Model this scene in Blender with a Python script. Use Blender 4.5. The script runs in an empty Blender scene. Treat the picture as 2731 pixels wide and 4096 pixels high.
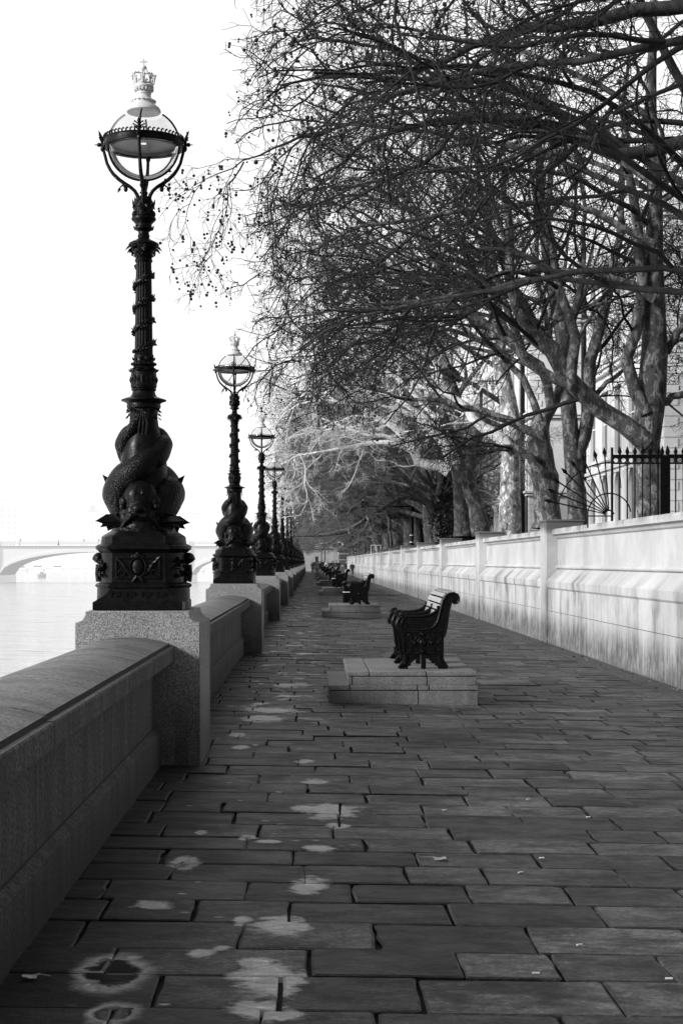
import bpy, math, random
import numpy as np
from mathutils import Vector, Matrix

random.seed(7)
SC = bpy.context.scene
COL = SC.collection
PI = math.pi
R = math.radians
EYE = 1.6
FPX = 3500.0
FALL = 0.015                      # the promenade drains towards the garden wall


def at(x, y, d):                  # survey helper: bearing on the photograph + distance -> world point
    return Vector(((x - 716) * d / FPX, d, EYE + (1290 - y) * d / FPX))


def gz(x):                        # height of the paving at x
    return -FALL * x


# ------------------------------------------------------------------ object helpers
def tag(o, label=None, cat=None, group=None, kind=None):
    if label: o['label'] = label
    if cat: o['category'] = cat
    if group: o['group'] = group
    if kind: o['kind'] = kind
    return o


def empty(name, loc=(0, 0, 0), rz=0.0):
    o = bpy.data.objects.new(name, None)
    COL.objects.link(o)
    o.location = loc
    o.rotation_euler = (0, 0, rz)
    o.empty_display_size = 0.1
    return o


def link(name, me, parent=None, loc=(0, 0, 0)):
    o = bpy.data.objects.new(name, me)
    COL.objects.link(o)
    o.location = loc
    if parent is not None: o.parent = parent
    return o


def kids(o):
    return [c for c in COL.objects if c.parent == o]


def copy_tree(o, parent=None):
    c = o.copy()
    COL.objects.link(c)
    if parent is not None: c.parent = parent
    for ch in kids(o):
        copy_tree(ch, c)
    return c


def bevel(o, w=0.01, seg=2):
    m = o.modifiers.new('bevel', 'BEVEL')
    m.width = w; m.segments = seg; m.limit_method = 'ANGLE'; m.angle_limit = R(40)
    return o


class MB:
    """collects shapes and links them as ONE mesh object"""
    def __init__(self):
        self.v = []; self.f = []; self.m = []

    def add(self, vs, fs, mi=0):
        b = len(self.v)
        self.v.extend([tuple(p) for p in vs])
        for f in fs:
            self.f.append(tuple(i + b for i in f)); self.m.append(mi)
        return self

    def box(self, x0, y0, z0, x1, y1, z1, mi=0, M=None):
        vs = [(x0, y0, z0), (x1, y0, z0), (x1, y1, z0), (x0, y1, z0), (x0, y0, z1), (x1, y0, z1), (x1, y1, z1), (x0, y1, z1)]
        if M is not None: vs = [M @ Vector(p) for p in vs]
        return self.add(vs, [(0, 3, 2, 1), (4, 5, 6, 7), (0, 1, 5, 4), (1, 2, 6, 5), (2, 3, 7, 6), (3, 0, 4, 7)], mi)

    def bar(self, a, b, w, h, mi=0):
        a = Vector(a); b = Vector(b); d = b - a
        q = d.to_track_quat('Z', 'Y').to_matrix().to_4x4()
        return self.box(-w / 2, -h / 2, 0, w / 2, h / 2, d.length, mi, Matrix.Translation(a) @ q)

    def prism(self, pts, a, b, axis='Y', mi=0):
        n = len(pts)
        def mk(p, t):
            if axis == 'Y': return (p[0], t, p[1])
            if axis == 'X': return (t, p[0], p[1])
            return (p[0], p[1], t)
        vs = [mk(p, a) for p in pts] + [mk(p, b) for p in pts]
        fs = [(i, (i + 1) % n, n + (i + 1) % n, n + i) for i in range(n)]
        fs += [tuple(range(n - 1, -1, -1)), tuple(range(n, 2 * n))]
        return self.add(vs, fs, mi)

    def lathe(self, prof, seg=24, c=(0, 0, 0), wob=None, mi=0, cap=True):
        vs = []
        for k, (r, z) in enumerate(prof):
            for i in range(seg):
                a = 2 * PI * i / seg
                rr = r * (wob(a, k) if wob else 1.0)
                vs.append((c[0] + rr * math.cos(a), c[1] + rr * math.sin(a), c[2] + z))
        fs = []
        for k in range(len(prof) - 1):
            for i in range(seg):
                j = (i + 1) % seg
                fs.append((k * seg + i, k * seg + j, (k + 1) * seg + j, (k + 1) * seg + i))
        if cap:
            fs.append(tuple(range(seg - 1, -1, -1)))
            n = (len(prof) - 1) * seg
            fs.append(tuple(range(n, n + seg)))
        return self.add(vs, fs, mi)

    def tube(self, pts, rad, seg=8, mi=0, flat=None, cap=True):
        pts = [Vector(p) for p in pts]
        n = len(pts)
        if not hasattr(rad, '__len__'): rad = [rad] * n
        tan = []
        for i in range(n):
            t = pts[min(i + 1, n - 1)] - pts[max(i - 1, 0)]
            tan.append(t.normalized() if t.length > 1e-9 else Vector((0, 0, 1)))
        u = tan[0].orthogonal().normalized()
        vs = []
        for i in range(n):
            u = (u - tan[i] * u.dot(tan[i]))
            u = u.normalized() if u.length > 1e-6 else tan[i].orthogonal().normalized()
            w = tan[i].cross(u)
            for s in range(seg):
                a = 2 * PI * s / seg
                vs.append(pts[i] + (u * math.cos(a) + w * math.sin(a)) * rad[i])
        fs = []
        for i in range(n - 1):
            for s in range(seg):
                q = (s + 1) % seg
                fs.append((i * seg + s, i * seg + q, (i + 1) * seg + q, (i + 1) * seg + s))
        if cap:
            fs.append(tuple(range(seg - 1, -1, -1)))
            fs.append(tuple(range((n - 1) * seg, n * seg)))
        return self.add(vs, fs, mi)

    def ell(self, c, r, u=12, v=8, M=None, mi=0):
        vs = []
        rr = r if hasattr(r, '__len__') else (r, r, r)
        vs.append(Vector((0, 0, -rr[2])))
        for k in range(1, v):
            t = -PI / 2 + PI * k / v
            for i in range(u):
                a = 2 * PI * i / u
                vs.append(Vector((rr[0] * math.cos(t) * math.cos(a), rr[1] * math.cos(t) * math.sin(a), rr[2] * math.sin(t))))
        vs.append(Vector((0, 0, rr[2])))
        if M is not None: vs = [M @ p for p in vs]
        vs = [p + Vector(c) for p in vs]
        fs = []
        for i in range(u):
            fs.append((0, 1 + (i + 1) % u, 1 + i))
            fs.append((len(vs) - 1, 1 + (v - 2) * u + i, 1 + (v - 2) * u + (i + 1) % u))
        for k in range(v - 2):
            for i in range(u):
                j = (i + 1) % u
                fs.append((1 + k * u + i, 1 + k * u + j, 1 + (k + 1) * u + j, 1 + (k + 1) * u + i))
        return self.add(vs, fs, mi)

    def loft(self, secs, mi=0):
        """secs: list of equal-length closed loops of points, bottom to top"""
        n = len(secs[0]); vs = [p for s in secs for p in s]; fs = []
        for k in range(len(secs) - 1):
            for i in range(n):
                j = (i + 1) % n
                fs.append((k * n + i, k * n + j, (k + 1) * n + j, (k + 1) * n + i))
        fs.append(tuple(range(n - 1, -1, -1)))
        fs.append(tuple(range((len(secs) - 1) * n, len(secs) * n)))
        return self.add(vs, fs, mi)

    def mesh(self, name, mats, smooth=True, angle=38):
        me = bpy.data.meshes.new(name)
        me.from_pydata(self.v, [], self.f)
        if not hasattr(mats, '__len__'): mats = [mats]
        for m in mats: me.materials.append(m)
        if len(mats) > 1: me.polygons.foreach_set('material_index', self.m)
        me.update()
        if smooth:
            me.polygons.foreach_set('use_smooth', [True] * len(me.polygons))
            me.set_sharp_from_angle(angle=R(angle))
        return me

    def build(self, name, mats, parent=None, loc=(0, 0, 0), smooth=True, angle=38):
        return link(name, self.mesh(name, mats, smooth, angle), parent, loc)


def rect(hx, hy, z, cx=0.0, cy=0.0):
    return [(cx - hx, cy - hy, z), (cx + hx, cy - hy, z), (cx + hx, cy + hy, z), (cx - hx, cy + hy, z)]


def remesh(mb, name, mats, voxel, parent=None, smooth_it=2):
    """welds overlapping shapes into one continuous surface"""
    me0 = mb.mesh(name + '_src', mats, False)
    t = bpy.data.objects.new(name + '_src', me0)
    COL.objects.link(t)
    m = t.modifiers.new('r', 'REMESH'); m.mode = 'VOXEL'; m.voxel_size = voxel; m.use_smooth_shade = True
    if smooth_it:
        s = t.modifiers.new('s', 'SMOOTH'); s.iterations = smooth_it; s.factor = 0.5
    dg = bpy.context.evaluated_depsgraph_get()
    me = bpy.data.meshes.new_from_object(t.evaluated_get(dg))
    bpy.data.objects.remove(t); bpy.data.meshes.remove(me0)
    me.name = name
    me.polygons.foreach_set('use_smooth', [True] * len(me.polygons))
    return link(name, me, parent)


def np_mesh(name, V, Q, mat):
    me = bpy.data.meshes.new(name)
    V = np.ascontiguousarray(V, dtype=np.float32); Q = np.ascontiguousarray(Q, dtype=np.int32)
    k = Q.shape[1]
    me.vertices.add(len(V)); me.vertices.foreach_set('co', V.ravel())
    me.loops.add(Q.size); me.loops.foreach_set('vertex_index', Q.ravel())
    me.polygons.add(len(Q)); me.polygons.foreach_set('loop_start', np.arange(0, Q.size, k, dtype=np.int32))
    me.polygons.foreach_set('use_smooth', np.ones(len(Q), dtype=bool))
    me.materials.append(mat)
    me.update(calc_edges=True)
    return me


# bearing x, y, half width, half height on the photograph; 1 = pale rim round a dark wet middle
PATCHES = [(622, 2248, 78, 40, 0), (600, 2325, 80, 22, 0), (642, 2128, 62, 22, 0), (590, 2215, 44, 16, 0), (708, 2033, 38, 18, 0), (765, 1862, 62, 16, 0), (700, 1858, 30, 8, 0),
           (425, 1985, 30, 15, 0), (262, 2240, 88, 42, 1), (265, 2332, 62, 28, 1), (350, 2088, 42, 9, 0), (558, 2116, 24, 10, 0), (465, 2190, 30, 10, 0), (510, 2178, 22, 6, 0), (570, 1926, 20, 5, 0),
           (615, 1934, 28, 4, 0), (735, 1948, 30, 8, 0), (555, 1718, 18, 4, 0), (600, 1652, 46, 7, 0), (620, 1632, 60, 6, 0), (725, 1795, 30, 6, 0), (545, 1690, 20, 5, 0), (700, 1750, 20, 5, 0), (310, 2205, 24, 7, 0), (465, 1915, 14, 5, 0), (775, 1895, 26, 6, 0)]

# ------------------------------------------------------------------ materials (black-and-white place: greys only)
class NT:
    def __init__(self, name):
        self.mat = bpy.data.materials.new(name)
        self.mat.use_nodes = True
        self.t = self.mat.node_tree
        self.b = self.t.nodes['Principled BSDF']
        self.geo = None

    def n(self, typ, **kw):
        nd = self.t.nodes.new(typ)
        for k, v in kw.items(): setattr(nd, k, v)
        return nd

    def ln(self, a, b): self.t.links.new(a, b)

    def pos(self, sx=1, sy=1, sz=1, obj=False):
        if obj:
            src = self.n('ShaderNodeTexCoord').outputs['Object']
        else:
            if self.geo is None: self.geo = self.n('ShaderNodeNewGeometry')
            src = self.geo.outputs['Position']
        m = self.n('ShaderNodeVectorMath', operation='MULTIPLY')
        self.ln(src, m.inputs[0]); m.inputs[1].default_value = (sx, sy, sz)
        return m.outputs[0]

    def noise(self, vec, scale, detail=4, rough=0.6, dist=0.0):
        t = self.n('ShaderNodeTexNoise')
        t.inputs['Scale'].default_value = scale; t.inputs['Detail'].default_value = detail
        t.inputs['Roughness'].default_value = rough; t.inputs['Distortion'].default_value = dist
        self.ln(vec, t.inputs['Vector'])
        return t.outputs['Fac']

    def voro(self, vec, scale, feature='F1', out='Distance'):
        t = self.n('ShaderNodeTexVoronoi', feature=feature)
        t.inputs['Scale'].default_value = scale
        self.ln(vec, t.inputs['Vector'])
        return t.outputs[out]

    def ramp(self, fac, stops, interp='LINEAR'):
        r = self.n('ShaderNodeValToRGB')
        r.color_ramp.interpolation = interp
        while len(r.color_ramp.elements) < len(stops): r.color_ramp.elements.new(0.5)
        for e, (p, v) in zip(r.color_ramp.elements, stops):
            e.position = p; e.color = (v, v, v, 1)
        self.ln(fac, r.inputs['Fac'])
        return r.outputs['Color']

    def math(self, op, a, b=None, clamp=False):
        m = self.n('ShaderNodeMath', operation=op); m.use_clamp = clamp
        for i, s in enumerate((a, b)):
            if s is None: continue
            if isinstance(s, (int, float)): m.inputs[i].default_value = s
            else: self.ln(s, m.inputs[i])
        return m.outputs[0]

    def mr(self, v, a, b, c=0.0, d=1.0, smooth=True):
        m = self.n('ShaderNodeMapRange'); m.interpolation_type = 'SMOOTHSTEP' if smooth else 'LINEAR'
        self.ln(v, m.inputs['Value'])
        for k, x in zip(('From Min', 'From Max', 'To Min', 'To Max'), (a, b, c, d)): m.inputs[k].default_value = x
        return m.outputs['Result']

    def mix(self, f, a, b):
        """grey mix: a*(1-f)+b*f as plain values"""
        m = self.n('ShaderNodeMix', data_type='FLOAT')
        for i, s in ((0, f), (2, a), (3, b)):
            if isinstance(s, (int, float)): m.inputs[i].default_value = s
            else: self.ln(s, m.inputs[i])
        return m.outputs[0]

    def xyz(self, v):
        s = self.n('ShaderNodeSeparateXYZ'); self.ln(v, s.inputs[0]); return s.outputs

    def col(self, v):
        if isinstance(v, (int, float)): self.b.inputs['Base Color'].default_value = (v, v, v, 1)
        else: self.ln(v, self.b.inputs['Base Color'])

    def set(self, **kw):
        for k, v in kw.items():
            k = k.replace('_', ' ')
            if isinstance(v, (int, float)): self.b.inputs[k].default_value = v
            else: self.ln(v, self.b.inputs[k])

    def bump(self, h, strength=0.3, dist=0.01):
        b = self.n('ShaderNodeBump')
        b.inputs['Strength'].default_value = strength; b.inputs['Distance'].default_value = dist
        self.ln(h, b.inputs['Height']); self.ln(b.outputs[0], self.b.inputs['Normal'])


def m_iron():
    t = NT('black_iron'); p = t.pos(obj=True)
    n = t.noise(p, 22, 5)
    t.col(t.mix(n, 0.002, 0.008))
    t.set(Roughness=t.mr(n, 0.3, 0.7, 0.22, 0.5), Specular_IOR_Level=0.12)
    t.bump(t.noise(p, 90, 3), 0.25, 0.004)
    return t.mat


def m_scales():
    t = NT('cast_iron_scales'); p = t.pos(obj=True)
    v = t.voro(p, 58)
    t.col(0.005); t.set(Roughness=0.34, Specular_IOR_Level=0.12)
    t.bump(t.math('ADD', t.mr(v, 0.0, 0.8), t.noise(p, 60, 3)), 0.4, 0.009)
    return t.mat


def m_pale_metal():
    t = NT('pale_gilt_metal'); p = t.pos(obj=True)
    n = t.noise(p, 30, 4)
    t.col(t.mix(n, 0.5, 0.8)); t.set(Roughness=0.4)
    return t.mat


def m_glass():
    t = NT('thin_clear_glass')
    nt = t.t; nt.nodes.remove(t.b)
    out = nt.nodes['Material Output']
    tr = t.n('ShaderNodeBsdfTransparent'); tr.inputs[0].default_value = (0.985, 0.985, 0.985, 1)
    gl = t.n('ShaderNodeBsdfGlossy'); gl.inputs['Roughness'].default_value = 0.03; gl.inputs[0].default_value = (0.9, 0.9, 0.9, 1)
    lw = t.n('ShaderNodeLayerWeight'); lw.inputs[0].default_value = 0.14
    mx = t.n('ShaderNodeMixShader')
    t.ln(lw.outputs['Fresnel'], mx.inputs[0]); t.ln(tr.outputs[0], mx.inputs[1]); t.ln(gl.outputs[0], mx.inputs[2])
    t.ln(mx.outputs[0], out.inputs['Surface'])
    return t.mat


def m_opal():
    t = NT('opal_glass')
    nt = t.t; nt.nodes.remove(t.b); out = nt.nodes['Material Output']
    tr = t.n('ShaderNodeBsdfTransparent'); tl = t.n('ShaderNodeBsdfTranslucent'); tl.inputs[0].default_value = (0.9, 0.9, 0.9, 1)
    gl = t.n('ShaderNodeBsdfGlossy'); gl.inputs['Roughness'].default_value = 0.05
    m1 = t.n('ShaderNodeMixShader'); m1.inputs[0].default_value = 0.2; t.ln(tr.outputs[0], m1.inputs[1]); t.ln(tl.outputs[0], m1.inputs[2])
    m2 = t.n('ShaderNodeMixShader'); m2.inputs[0].default_value = 0.06; t.ln(m1.outputs[0], m2.inputs[1]); t.ln(gl.outputs[0], m2.inputs[2])
    t.ln(m2.outputs[0], out.inputs['Surface'])
    return t.mat


def m_granite(name, lo, hi, dirt=0.0):
    t = NT(name); p = t.pos()
    a = t.ramp(t.noise(p, 85, 3, 0.75), [(0.36, lo), (0.5, (lo + hi) / 2), (0.64, hi)])
    sp = t.ramp(t.voro(p, 150), [(0.1, 0.5), (0.35, 1.0)])
    big = t.mr(t.noise(p, 1.6, 5, 0.65), 0.3, 0.75, 1.0, 0.62)
    c = t.math('MULTIPLY', t.math('MULTIPLY', a, sp), big)
    if dirt:
        z = t.xyz(p)[2]
        g = t.math('MULTIPLY', t.mr(z, 0.75, 0.05, 0, dirt), 1.0)
        st = t.mr(t.noise(t.pos(9, 9, 0.7), 1.0, 4), 0.3, 0.6, 0.5, 1.0)
        c = t.math('MULTIPLY', c, t.math('SUBTRACT', 1.0, t.math('MULTIPLY', g, st)))
    t.col(c); t.set(Roughness=0.72)
    t.bump(t.noise(p, 70, 4), 0.35, 0.006)
    return t.mat


def m_parapet():
    t = NT('weathered_parapet_stone'); p = t.pos()
    fine = t.noise(p, 48, 5, 0.8)
    st = t.noise(t.pos(0.15, 6.0, 0.45), 1.3, 6, 0.7)
    big = t.noise(p, 1.1, 4)
    c = t.math('MULTIPLY', t.mr(fine, 0.37, 0.63, 0.006, 0.125), t.mr(st, 0.32, 0.68, 1.4, 0.5))
    c = t.math('MULTIPLY', c, t.mr(big, 0.3, 0.7, 0.8, 1.15))
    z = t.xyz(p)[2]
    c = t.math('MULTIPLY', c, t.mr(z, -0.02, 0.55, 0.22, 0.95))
    t.col(c); t.set(Roughness=0.8)
    t.bump(fine, 0.35, 0.005)
    return t.mat


def m_coping():
    t = NT('parapet_coping_stone'); p = t.pos()
    fine = t.noise(p, 48, 5, 0.8)
    st = t.noise(t.pos(1.6, 2.6, 2.2), 1.5, 6, 0.7, 0.3)
    c = t.math('MULTIPLY', t.mr(fine, 0.36, 0.64, 0.05, 0.23), t.mr(st, 0.35, 0.7, 1.2, 0.5))
    t.col(c); t.set(Roughness=0.6)
    t.bump(fine, 0.3, 0.004)
    return t.mat


def m_wall():
    t = NT('pale_streaked_stone'); p = t.pos(); z = t.xyz(p)[2]
    st = t.math('ADD', t.math('MULTIPLY', t.noise(t.pos(0.1, 5.5, 0.22), 1.0, 6, 0.72), 0.34), t.math('MULTIPLY', t.noise(t.pos(0.05, 1.25, 0.12), 1.0, 6, 0.66), 0.66))
    st2 = t.noise(t.pos(0.7, 0.7, 0.1), 1.0, 3, 0.5)
    fine = t.noise(p, 30, 4, 0.7)
    base = t.math('MULTIPLY', t.mix(fine, 0.45, 0.62), t.mr(t.noise(p, 0.9, 4), 0.3, 0.7, 0.86, 1.08))
    patch = t.mr(st2, 0.38, 0.60, 0.12, 1.0)
    # grime climbing from the ground
    g1 = t.math('MULTIPLY', t.mr(z, 1.05, 0.30), t.mr(t.math('ADD', st, t.mr(z, 0.8, 0.0, -0.03, 0.16)), 0.37, 0.65))
    g1 = t.math('MULTIPLY', g1, t.mr(t.noise(t.pos(1, 3, 1.2), 3.5, 6, 0.75), 0.3, 0.6, 0.45, 1.0))
    # runs under the weathering and on its slope
    g2 = t.math('MULTIPLY', t.math('MULTIPLY', t.mr(z, 0.45, 1.05), t.mr(z, 1.5, 1.30)), t.mr(st, 0.45, 0.62, 0, 0.9))
    g2 = t.math('MULTIPLY', g2, patch)
    g2 = t.math('MULTIPLY', g2, t.mr(t.noise(p, 6.0, 5, 0.7), 0.3, 0.55, 0.35, 1.0))
    # dark pilaster tops
    g3 = t.math('MULTIPLY', t.mr(t.math('ADD', z, t.math('MULTIPLY', t.math('SUBTRACT', st, 0.5), 0.9)), 2.14, 2.36), 0.9)
    g4 = t.math('MULTIPLY', t.mr(t.math('ADD', t.math('MULTIPLY', st, 0.6), t.math('MULTIPLY', t.noise(t.pos(1, 1.4, 0.9), 1.6, 6, 0.7), 0.4)), 0.45, 0.62), t.mr(z, 1.45, 1.0, 0.18, 0.68))
    g = t.math('MAXIMUM', t.math('MAXIMUM', g1, g2), t.math('MAXIMUM', g3, t.math('MAXIMUM', g4, t.mr(z, 0.05, -0.05, 0, 0.97))), True)
    c = t.mix(g, base, 0.085)
    t.col(c); t.set(Roughness=0.85)
    t.bump(fine, 0.2, 0.004)
    return t.mat


def m_paving():
    t = NT('riven_paving'); p = t.pos(); X = t.xyz(p)
    tone = t.n('ShaderNodeAttribute'); tone.attribute_name = 'tone'
    tn = tone.outputs['Fac']
    seedv = t.n('ShaderNodeCombineXYZ'); t.ln(t.math('MULTIPLY', tn, 90.0), seedv.inputs[2])
    pv = t.n('ShaderNodeVectorMath', operation='ADD'); t.ln(t.pos(1.0, 1.7, 1), pv.inputs[0]); t.ln(seedv.outputs[0], pv.inputs[1])
    riv = t.noise(pv.outputs[0], 2.3, 8, 0.72, 0.25)
    fine = t.noise(p, 85, 4, 0.7)
    c = t.math('MULTIPLY', t.mix(tn, 0.013, 0.100), t.mr(riv, 0.33, 0.62, 0.32, 1.4))
    mid = t.noise(pv.outputs[0], 10, 6, 0.75, 0.15)
    c = t.math('MULTIPLY', c, t.mr(mid, 0.33, 0.67, 0.5, 1.4))
    c = t.math('MULTIPLY', c, t.mr(fine, 0.3, 0.7, 0.6, 1.4))
    grit = t.noise(p, 32, 5, 0.8)
    c = t.math('MULTIPLY', c, t.mr(grit, 0.36, 0.64, 0.55, 1.45))
    stain = t.mr(t.noise(t.pos(0.8, 1.5, 1), 1.35, 4, 0.6, 0.6), 0.56, 0.64)
    c = t.math('MULTIPLY', c, t.math('SUBTRACT', 1.0, t.math('MULTIPLY', stain, 0.62)))
    # pale dots (old gum, grit) and dark dots
    dots = t.mr(t.voro(p, 5.5), 0.045, 0.06, 1, 0)
    dsel = t.mr(t.noise(p, 2.3, 2), 0.5, 0.56)
    c = t.mix(t.math('MULTIPLY', dots, t.math('MULTIPLY', dsel, 0.55)), c, 0.3)
    dd = t.mr(t.voro(t.pos(1.3, 1.1, 1), 8.3), 0.06, 0.08, 1, 0)
    c = t.mix(t.math('MULTIPLY', dd, 0.4), c, 0.015)
    # puddles beside the parapet; the sky they reflect is painted in as pale colour
    wob = t.math('MULTIPLY', t.math('SUBTRACT', t.noise(t.pos(1, 1.3, 1), 7.0, 5, 0.65, 0.4), 0.5), 2.6)
    pale, wet = None, None
    for (px, py, wx, wy, ring) in PATCHES:
        d = FPX * EYE / (py - 1290); cx = (px - 716) * d / FPX
        s = t.n('ShaderNodeVectorMath', operation='SUBTRACT'); t.ln(t.geo.outputs['Position'], s.inputs[0]); s.inputs[1].default_value = (cx, d, gz(cx))
        m = t.n('ShaderNodeVectorMath', operation='MULTIPLY'); t.ln(s.outputs[0], m.inputs[0]); m.inputs[1].default_value = (FPX / (wx * d), 5600 / (wy * d * d), 0)
        l = t.n('ShaderNodeVectorMath', operation='LENGTH'); t.ln(m.outputs[0], l.inputs[0])
        f = t.math('ADD', l.outputs['Value'], t.math('MULTIPLY', wob, 0.35) if ring else wob)
        v = t.mr(f, 1.25, 0.55)
        if ring:
            wv = t.mr(f, 0.80, 0.62); wet = wv if wet is None else t.math('MAXIMUM', wet, wv)
        pale = v if pale is None else t.math('MAXIMUM', pale, v)
    few = t.noise(t.pos(0.6, 0.35, 1), 1.0, 2)
    belt = t.math('MULTIPLY', t.mr(X[0], -1.0, -0.75), t.mr(X[0], 0.45, -0.05))
    drops = t.math('MULTIPLY', t.mr(t.voro(t.pos(1, 1.5, 1), 4.2), 0.14, 0.07), t.math('MULTIPLY', belt, t.mr(few, 0.42, 0.6)))
    far_ = t.math('MULTIPLY', t.math('MULTIPLY', t.mr(t.noise(t.pos(1.2, 1.0, 1), 1.6, 5, 0.6, 0.3), 0.56, 0.68), belt), t.mr(X[1], 14, 18))
    parapet_shade = t.mr(X[0], -1.25, 0.3, 0.20, 1.0)  # shade towards the parapet, put into the slab colour
    c = t.math('MULTIPLY', c, parapet_shade)
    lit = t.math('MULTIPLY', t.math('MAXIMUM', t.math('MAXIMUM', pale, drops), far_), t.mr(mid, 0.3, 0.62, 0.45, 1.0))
    c = t.mix(lit, c, 0.80)
    c = t.mix(t.math('MULTIPLY', wet, 0.96), c, 0.006)
    t.col(c)
    ro = t.mr(riv, 0.3, 0.65, 0.62, 0.42)
    film = t.math('MAXIMUM', wet, t.math('MULTIPLY', lit, 0.8))
    t.set(Roughness=t.mix(wet, t.mix(lit, ro, 0.2), 0.05), Specular_IOR_Level=t.mix(film, 0.35, 0.95))
    h = t.math('ADD', t.math('ADD', t.math('MULTIPLY', riv, 1.0), t.math('MULTIPLY', mid, 0.4)), t.math('MULTIPLY', fine, 0.22))
    h = t.math('MULTIPLY', h, t.math('SUBTRACT', 1.0, t.math('MULTIPLY', film, 0.92)))
    t.bump(h, 0.8, 0.025)
    return t.mat


def m_joint():
    t = NT('dark_joint_grit'); p = t.pos()
    t.col(t.mix(t.noise(p, 40, 4), 0.010, 0.04)); t.set(Roughness=0.95)
    t.bump(t.noise(p, 60, 3), 0.5, 0.01)
    return t.mat


def m_simple(name, lo, hi, rough=0.7, scale=20, obj=False, bump=0.0, metal=0.0):
    t = NT(name); p = t.pos(obj=obj)
    n = t.noise(p, scale, 4, 0.65)
    t.col(t.mix(n, lo, hi)); t.set(Roughness=rough, Metallic=metal)
    if bump: t.bump(n, bump, 0.01)
    return t.mat


def m_bark(name, dark, mid, pale, k=1.0):
    t = NT(name); p = t.pos(2.2, 2.2, 1.35)
    a = t.noise(p, 2.6 * k, 6, 0.62, 0.5)
    b = t.noise(p, 9 * k, 4, 0.6, 0.3)
    m = t.math('ADD', t.math('MULTIPLY', a, 0.72), t.math('MULTIPLY', b, 0.28))
    c = t.ramp(m, [(0.40, dark), (0.43, mid), (0.53, mid * 1.25), (0.55, pale), (0.70, pale * 1.15)])
    f = t.mr(t.noise(t.pos(6, 6, 1.0), 4, 5, 0.7), 0.3, 0.7, 0.6, 1.15)
    t.col(t.math('MULTIPLY', c, f)); t.set(Roughness=0.85)
    t.bump(t.math('ADD', m, t.math('MULTIPLY', t.noise(p, 25, 4), 0.4)), 0.7, 0.04)
    return t.mat


def m_water():
    t = NT('river_water'); p = t.pos()
    big = t.noise(t.pos(0.12, 0.5, 1), 1.0, 5, 0.6, 0.3)
    rp = t.noise(t.pos(0.14, 0.62, 1), 1.0, 6, 0.68, 0.6)
    t.col(t.math('MULTIPLY', t.mr(big, 0.35, 0.7, 0.96, 1.0), t.mr(rp, 0.34, 0.47, 0.70, 1.0))); t.set(Roughness=0.12, Metallic=0.9)
    w = t.math('ADD', t.noise(t.pos(0.35, 1.1, 1), 1.0, 5, 0.6, 0.5), t.math('MULTIPLY', t.noise(t.pos(1.2, 3.2, 1), 1.0, 3), 0.35))
    t.bump(w, 1.0, 0.5)
    return t.mat


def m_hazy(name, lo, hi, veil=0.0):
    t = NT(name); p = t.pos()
    t.set(Emission_Strength=veil); t.b.inputs['Emission Color'].default_value = (1, 1, 1, 1)  # distance haze put in as a glow of the surface itself
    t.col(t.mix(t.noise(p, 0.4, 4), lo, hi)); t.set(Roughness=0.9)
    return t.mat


IRON = m_iron(); SCALES = m_scales(); GILT = m_pale_metal(); GLASS = m_glass(); OPAL = m_opal()
GRANITE = m_granite('speckled_granite', 0.07, 0.50, 0.7)
STEP = m_granite('pale_granite_step', 0.08, 0.36, 0.35)
PARAPET = m_parapet(); COPING = m_coping(); WALL = m_wall()
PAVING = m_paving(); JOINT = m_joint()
WOOD = m_simple('varnished_slat', 0.25, 0.42, 0.22, 12, True)
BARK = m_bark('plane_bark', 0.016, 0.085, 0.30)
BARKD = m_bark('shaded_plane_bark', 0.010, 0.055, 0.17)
BARKP = m_bark('sunlit_peeling_bark', 0.05, 0.26, 0.82, 1.0)  # peeling bark with the trunk's sun patch put into its pale tone
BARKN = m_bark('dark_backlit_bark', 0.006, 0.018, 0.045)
BARKW = m_bark('sunlit_bough_bark', 0.6, 0.9, 0.95, 0.6)  # sunlight on the arching boughs is put into this near-white bark
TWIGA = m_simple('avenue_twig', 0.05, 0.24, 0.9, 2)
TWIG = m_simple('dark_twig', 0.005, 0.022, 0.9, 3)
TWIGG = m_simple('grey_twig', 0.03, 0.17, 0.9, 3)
TWIGP = m_simple('pale_twig', 0.6, 0.9, 0.9, 2)  # sun on these twigs is put into their colour
BALL = m_simple('seed_ball', 0.012, 0.03, 0.95, 60)
EARTH = m_simple('garden_earth', 0.02, 0.06, 0.95, 3, bump=0.5)
DIRT = m_simple('gutter_dirt', 0.015, 0.10, 0.8, 14, bump=0.6)
WATER = m_water()
FACADE = m_simple('pale_facade_stone', 0.62, 0.82, 0.85, 1.2, bump=0.15)
FACADEL = m_simple('light_facade_trim', 0.72, 0.88, 0.85, 2)
PANE = m_simple('dark_window_pane', 0.02, 0.06, 0.15, 4)
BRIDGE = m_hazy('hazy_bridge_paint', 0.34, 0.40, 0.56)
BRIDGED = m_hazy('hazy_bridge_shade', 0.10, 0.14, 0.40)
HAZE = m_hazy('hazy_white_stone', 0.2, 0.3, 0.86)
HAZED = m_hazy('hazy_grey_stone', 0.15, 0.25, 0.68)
BOATW = m_hazy('hazy_boat_white', 0.5, 0.6, 0.72)
BOATD = m_hazy('hazy_boat_trim', 0.08, 0.15, 0.45)
ENDWALL = m_simple('pale_abutment_stone', 0.25, 0.5, 0.85, 0.9)
SKIN = m_simple('skin', 0.28, 0.33, 0.5, 20, True)
CLOTHD = m_simple('dark_cloth', 0.012, 0.03, 0.9, 25, True)
CLOTHM = m_simple('mid_cloth', 0.08, 0.13, 0.9, 25, True)
CLOTHL = m_simple('light_cloth', 0.4, 0.55, 0.9, 25, True)
HAIR = m_simple('dark_hair', 0.015, 0.04, 0.7, 40, True)
HAIRL = m_simple('pale_hair', 0.3, 0.45, 0.7, 40, True)
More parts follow.
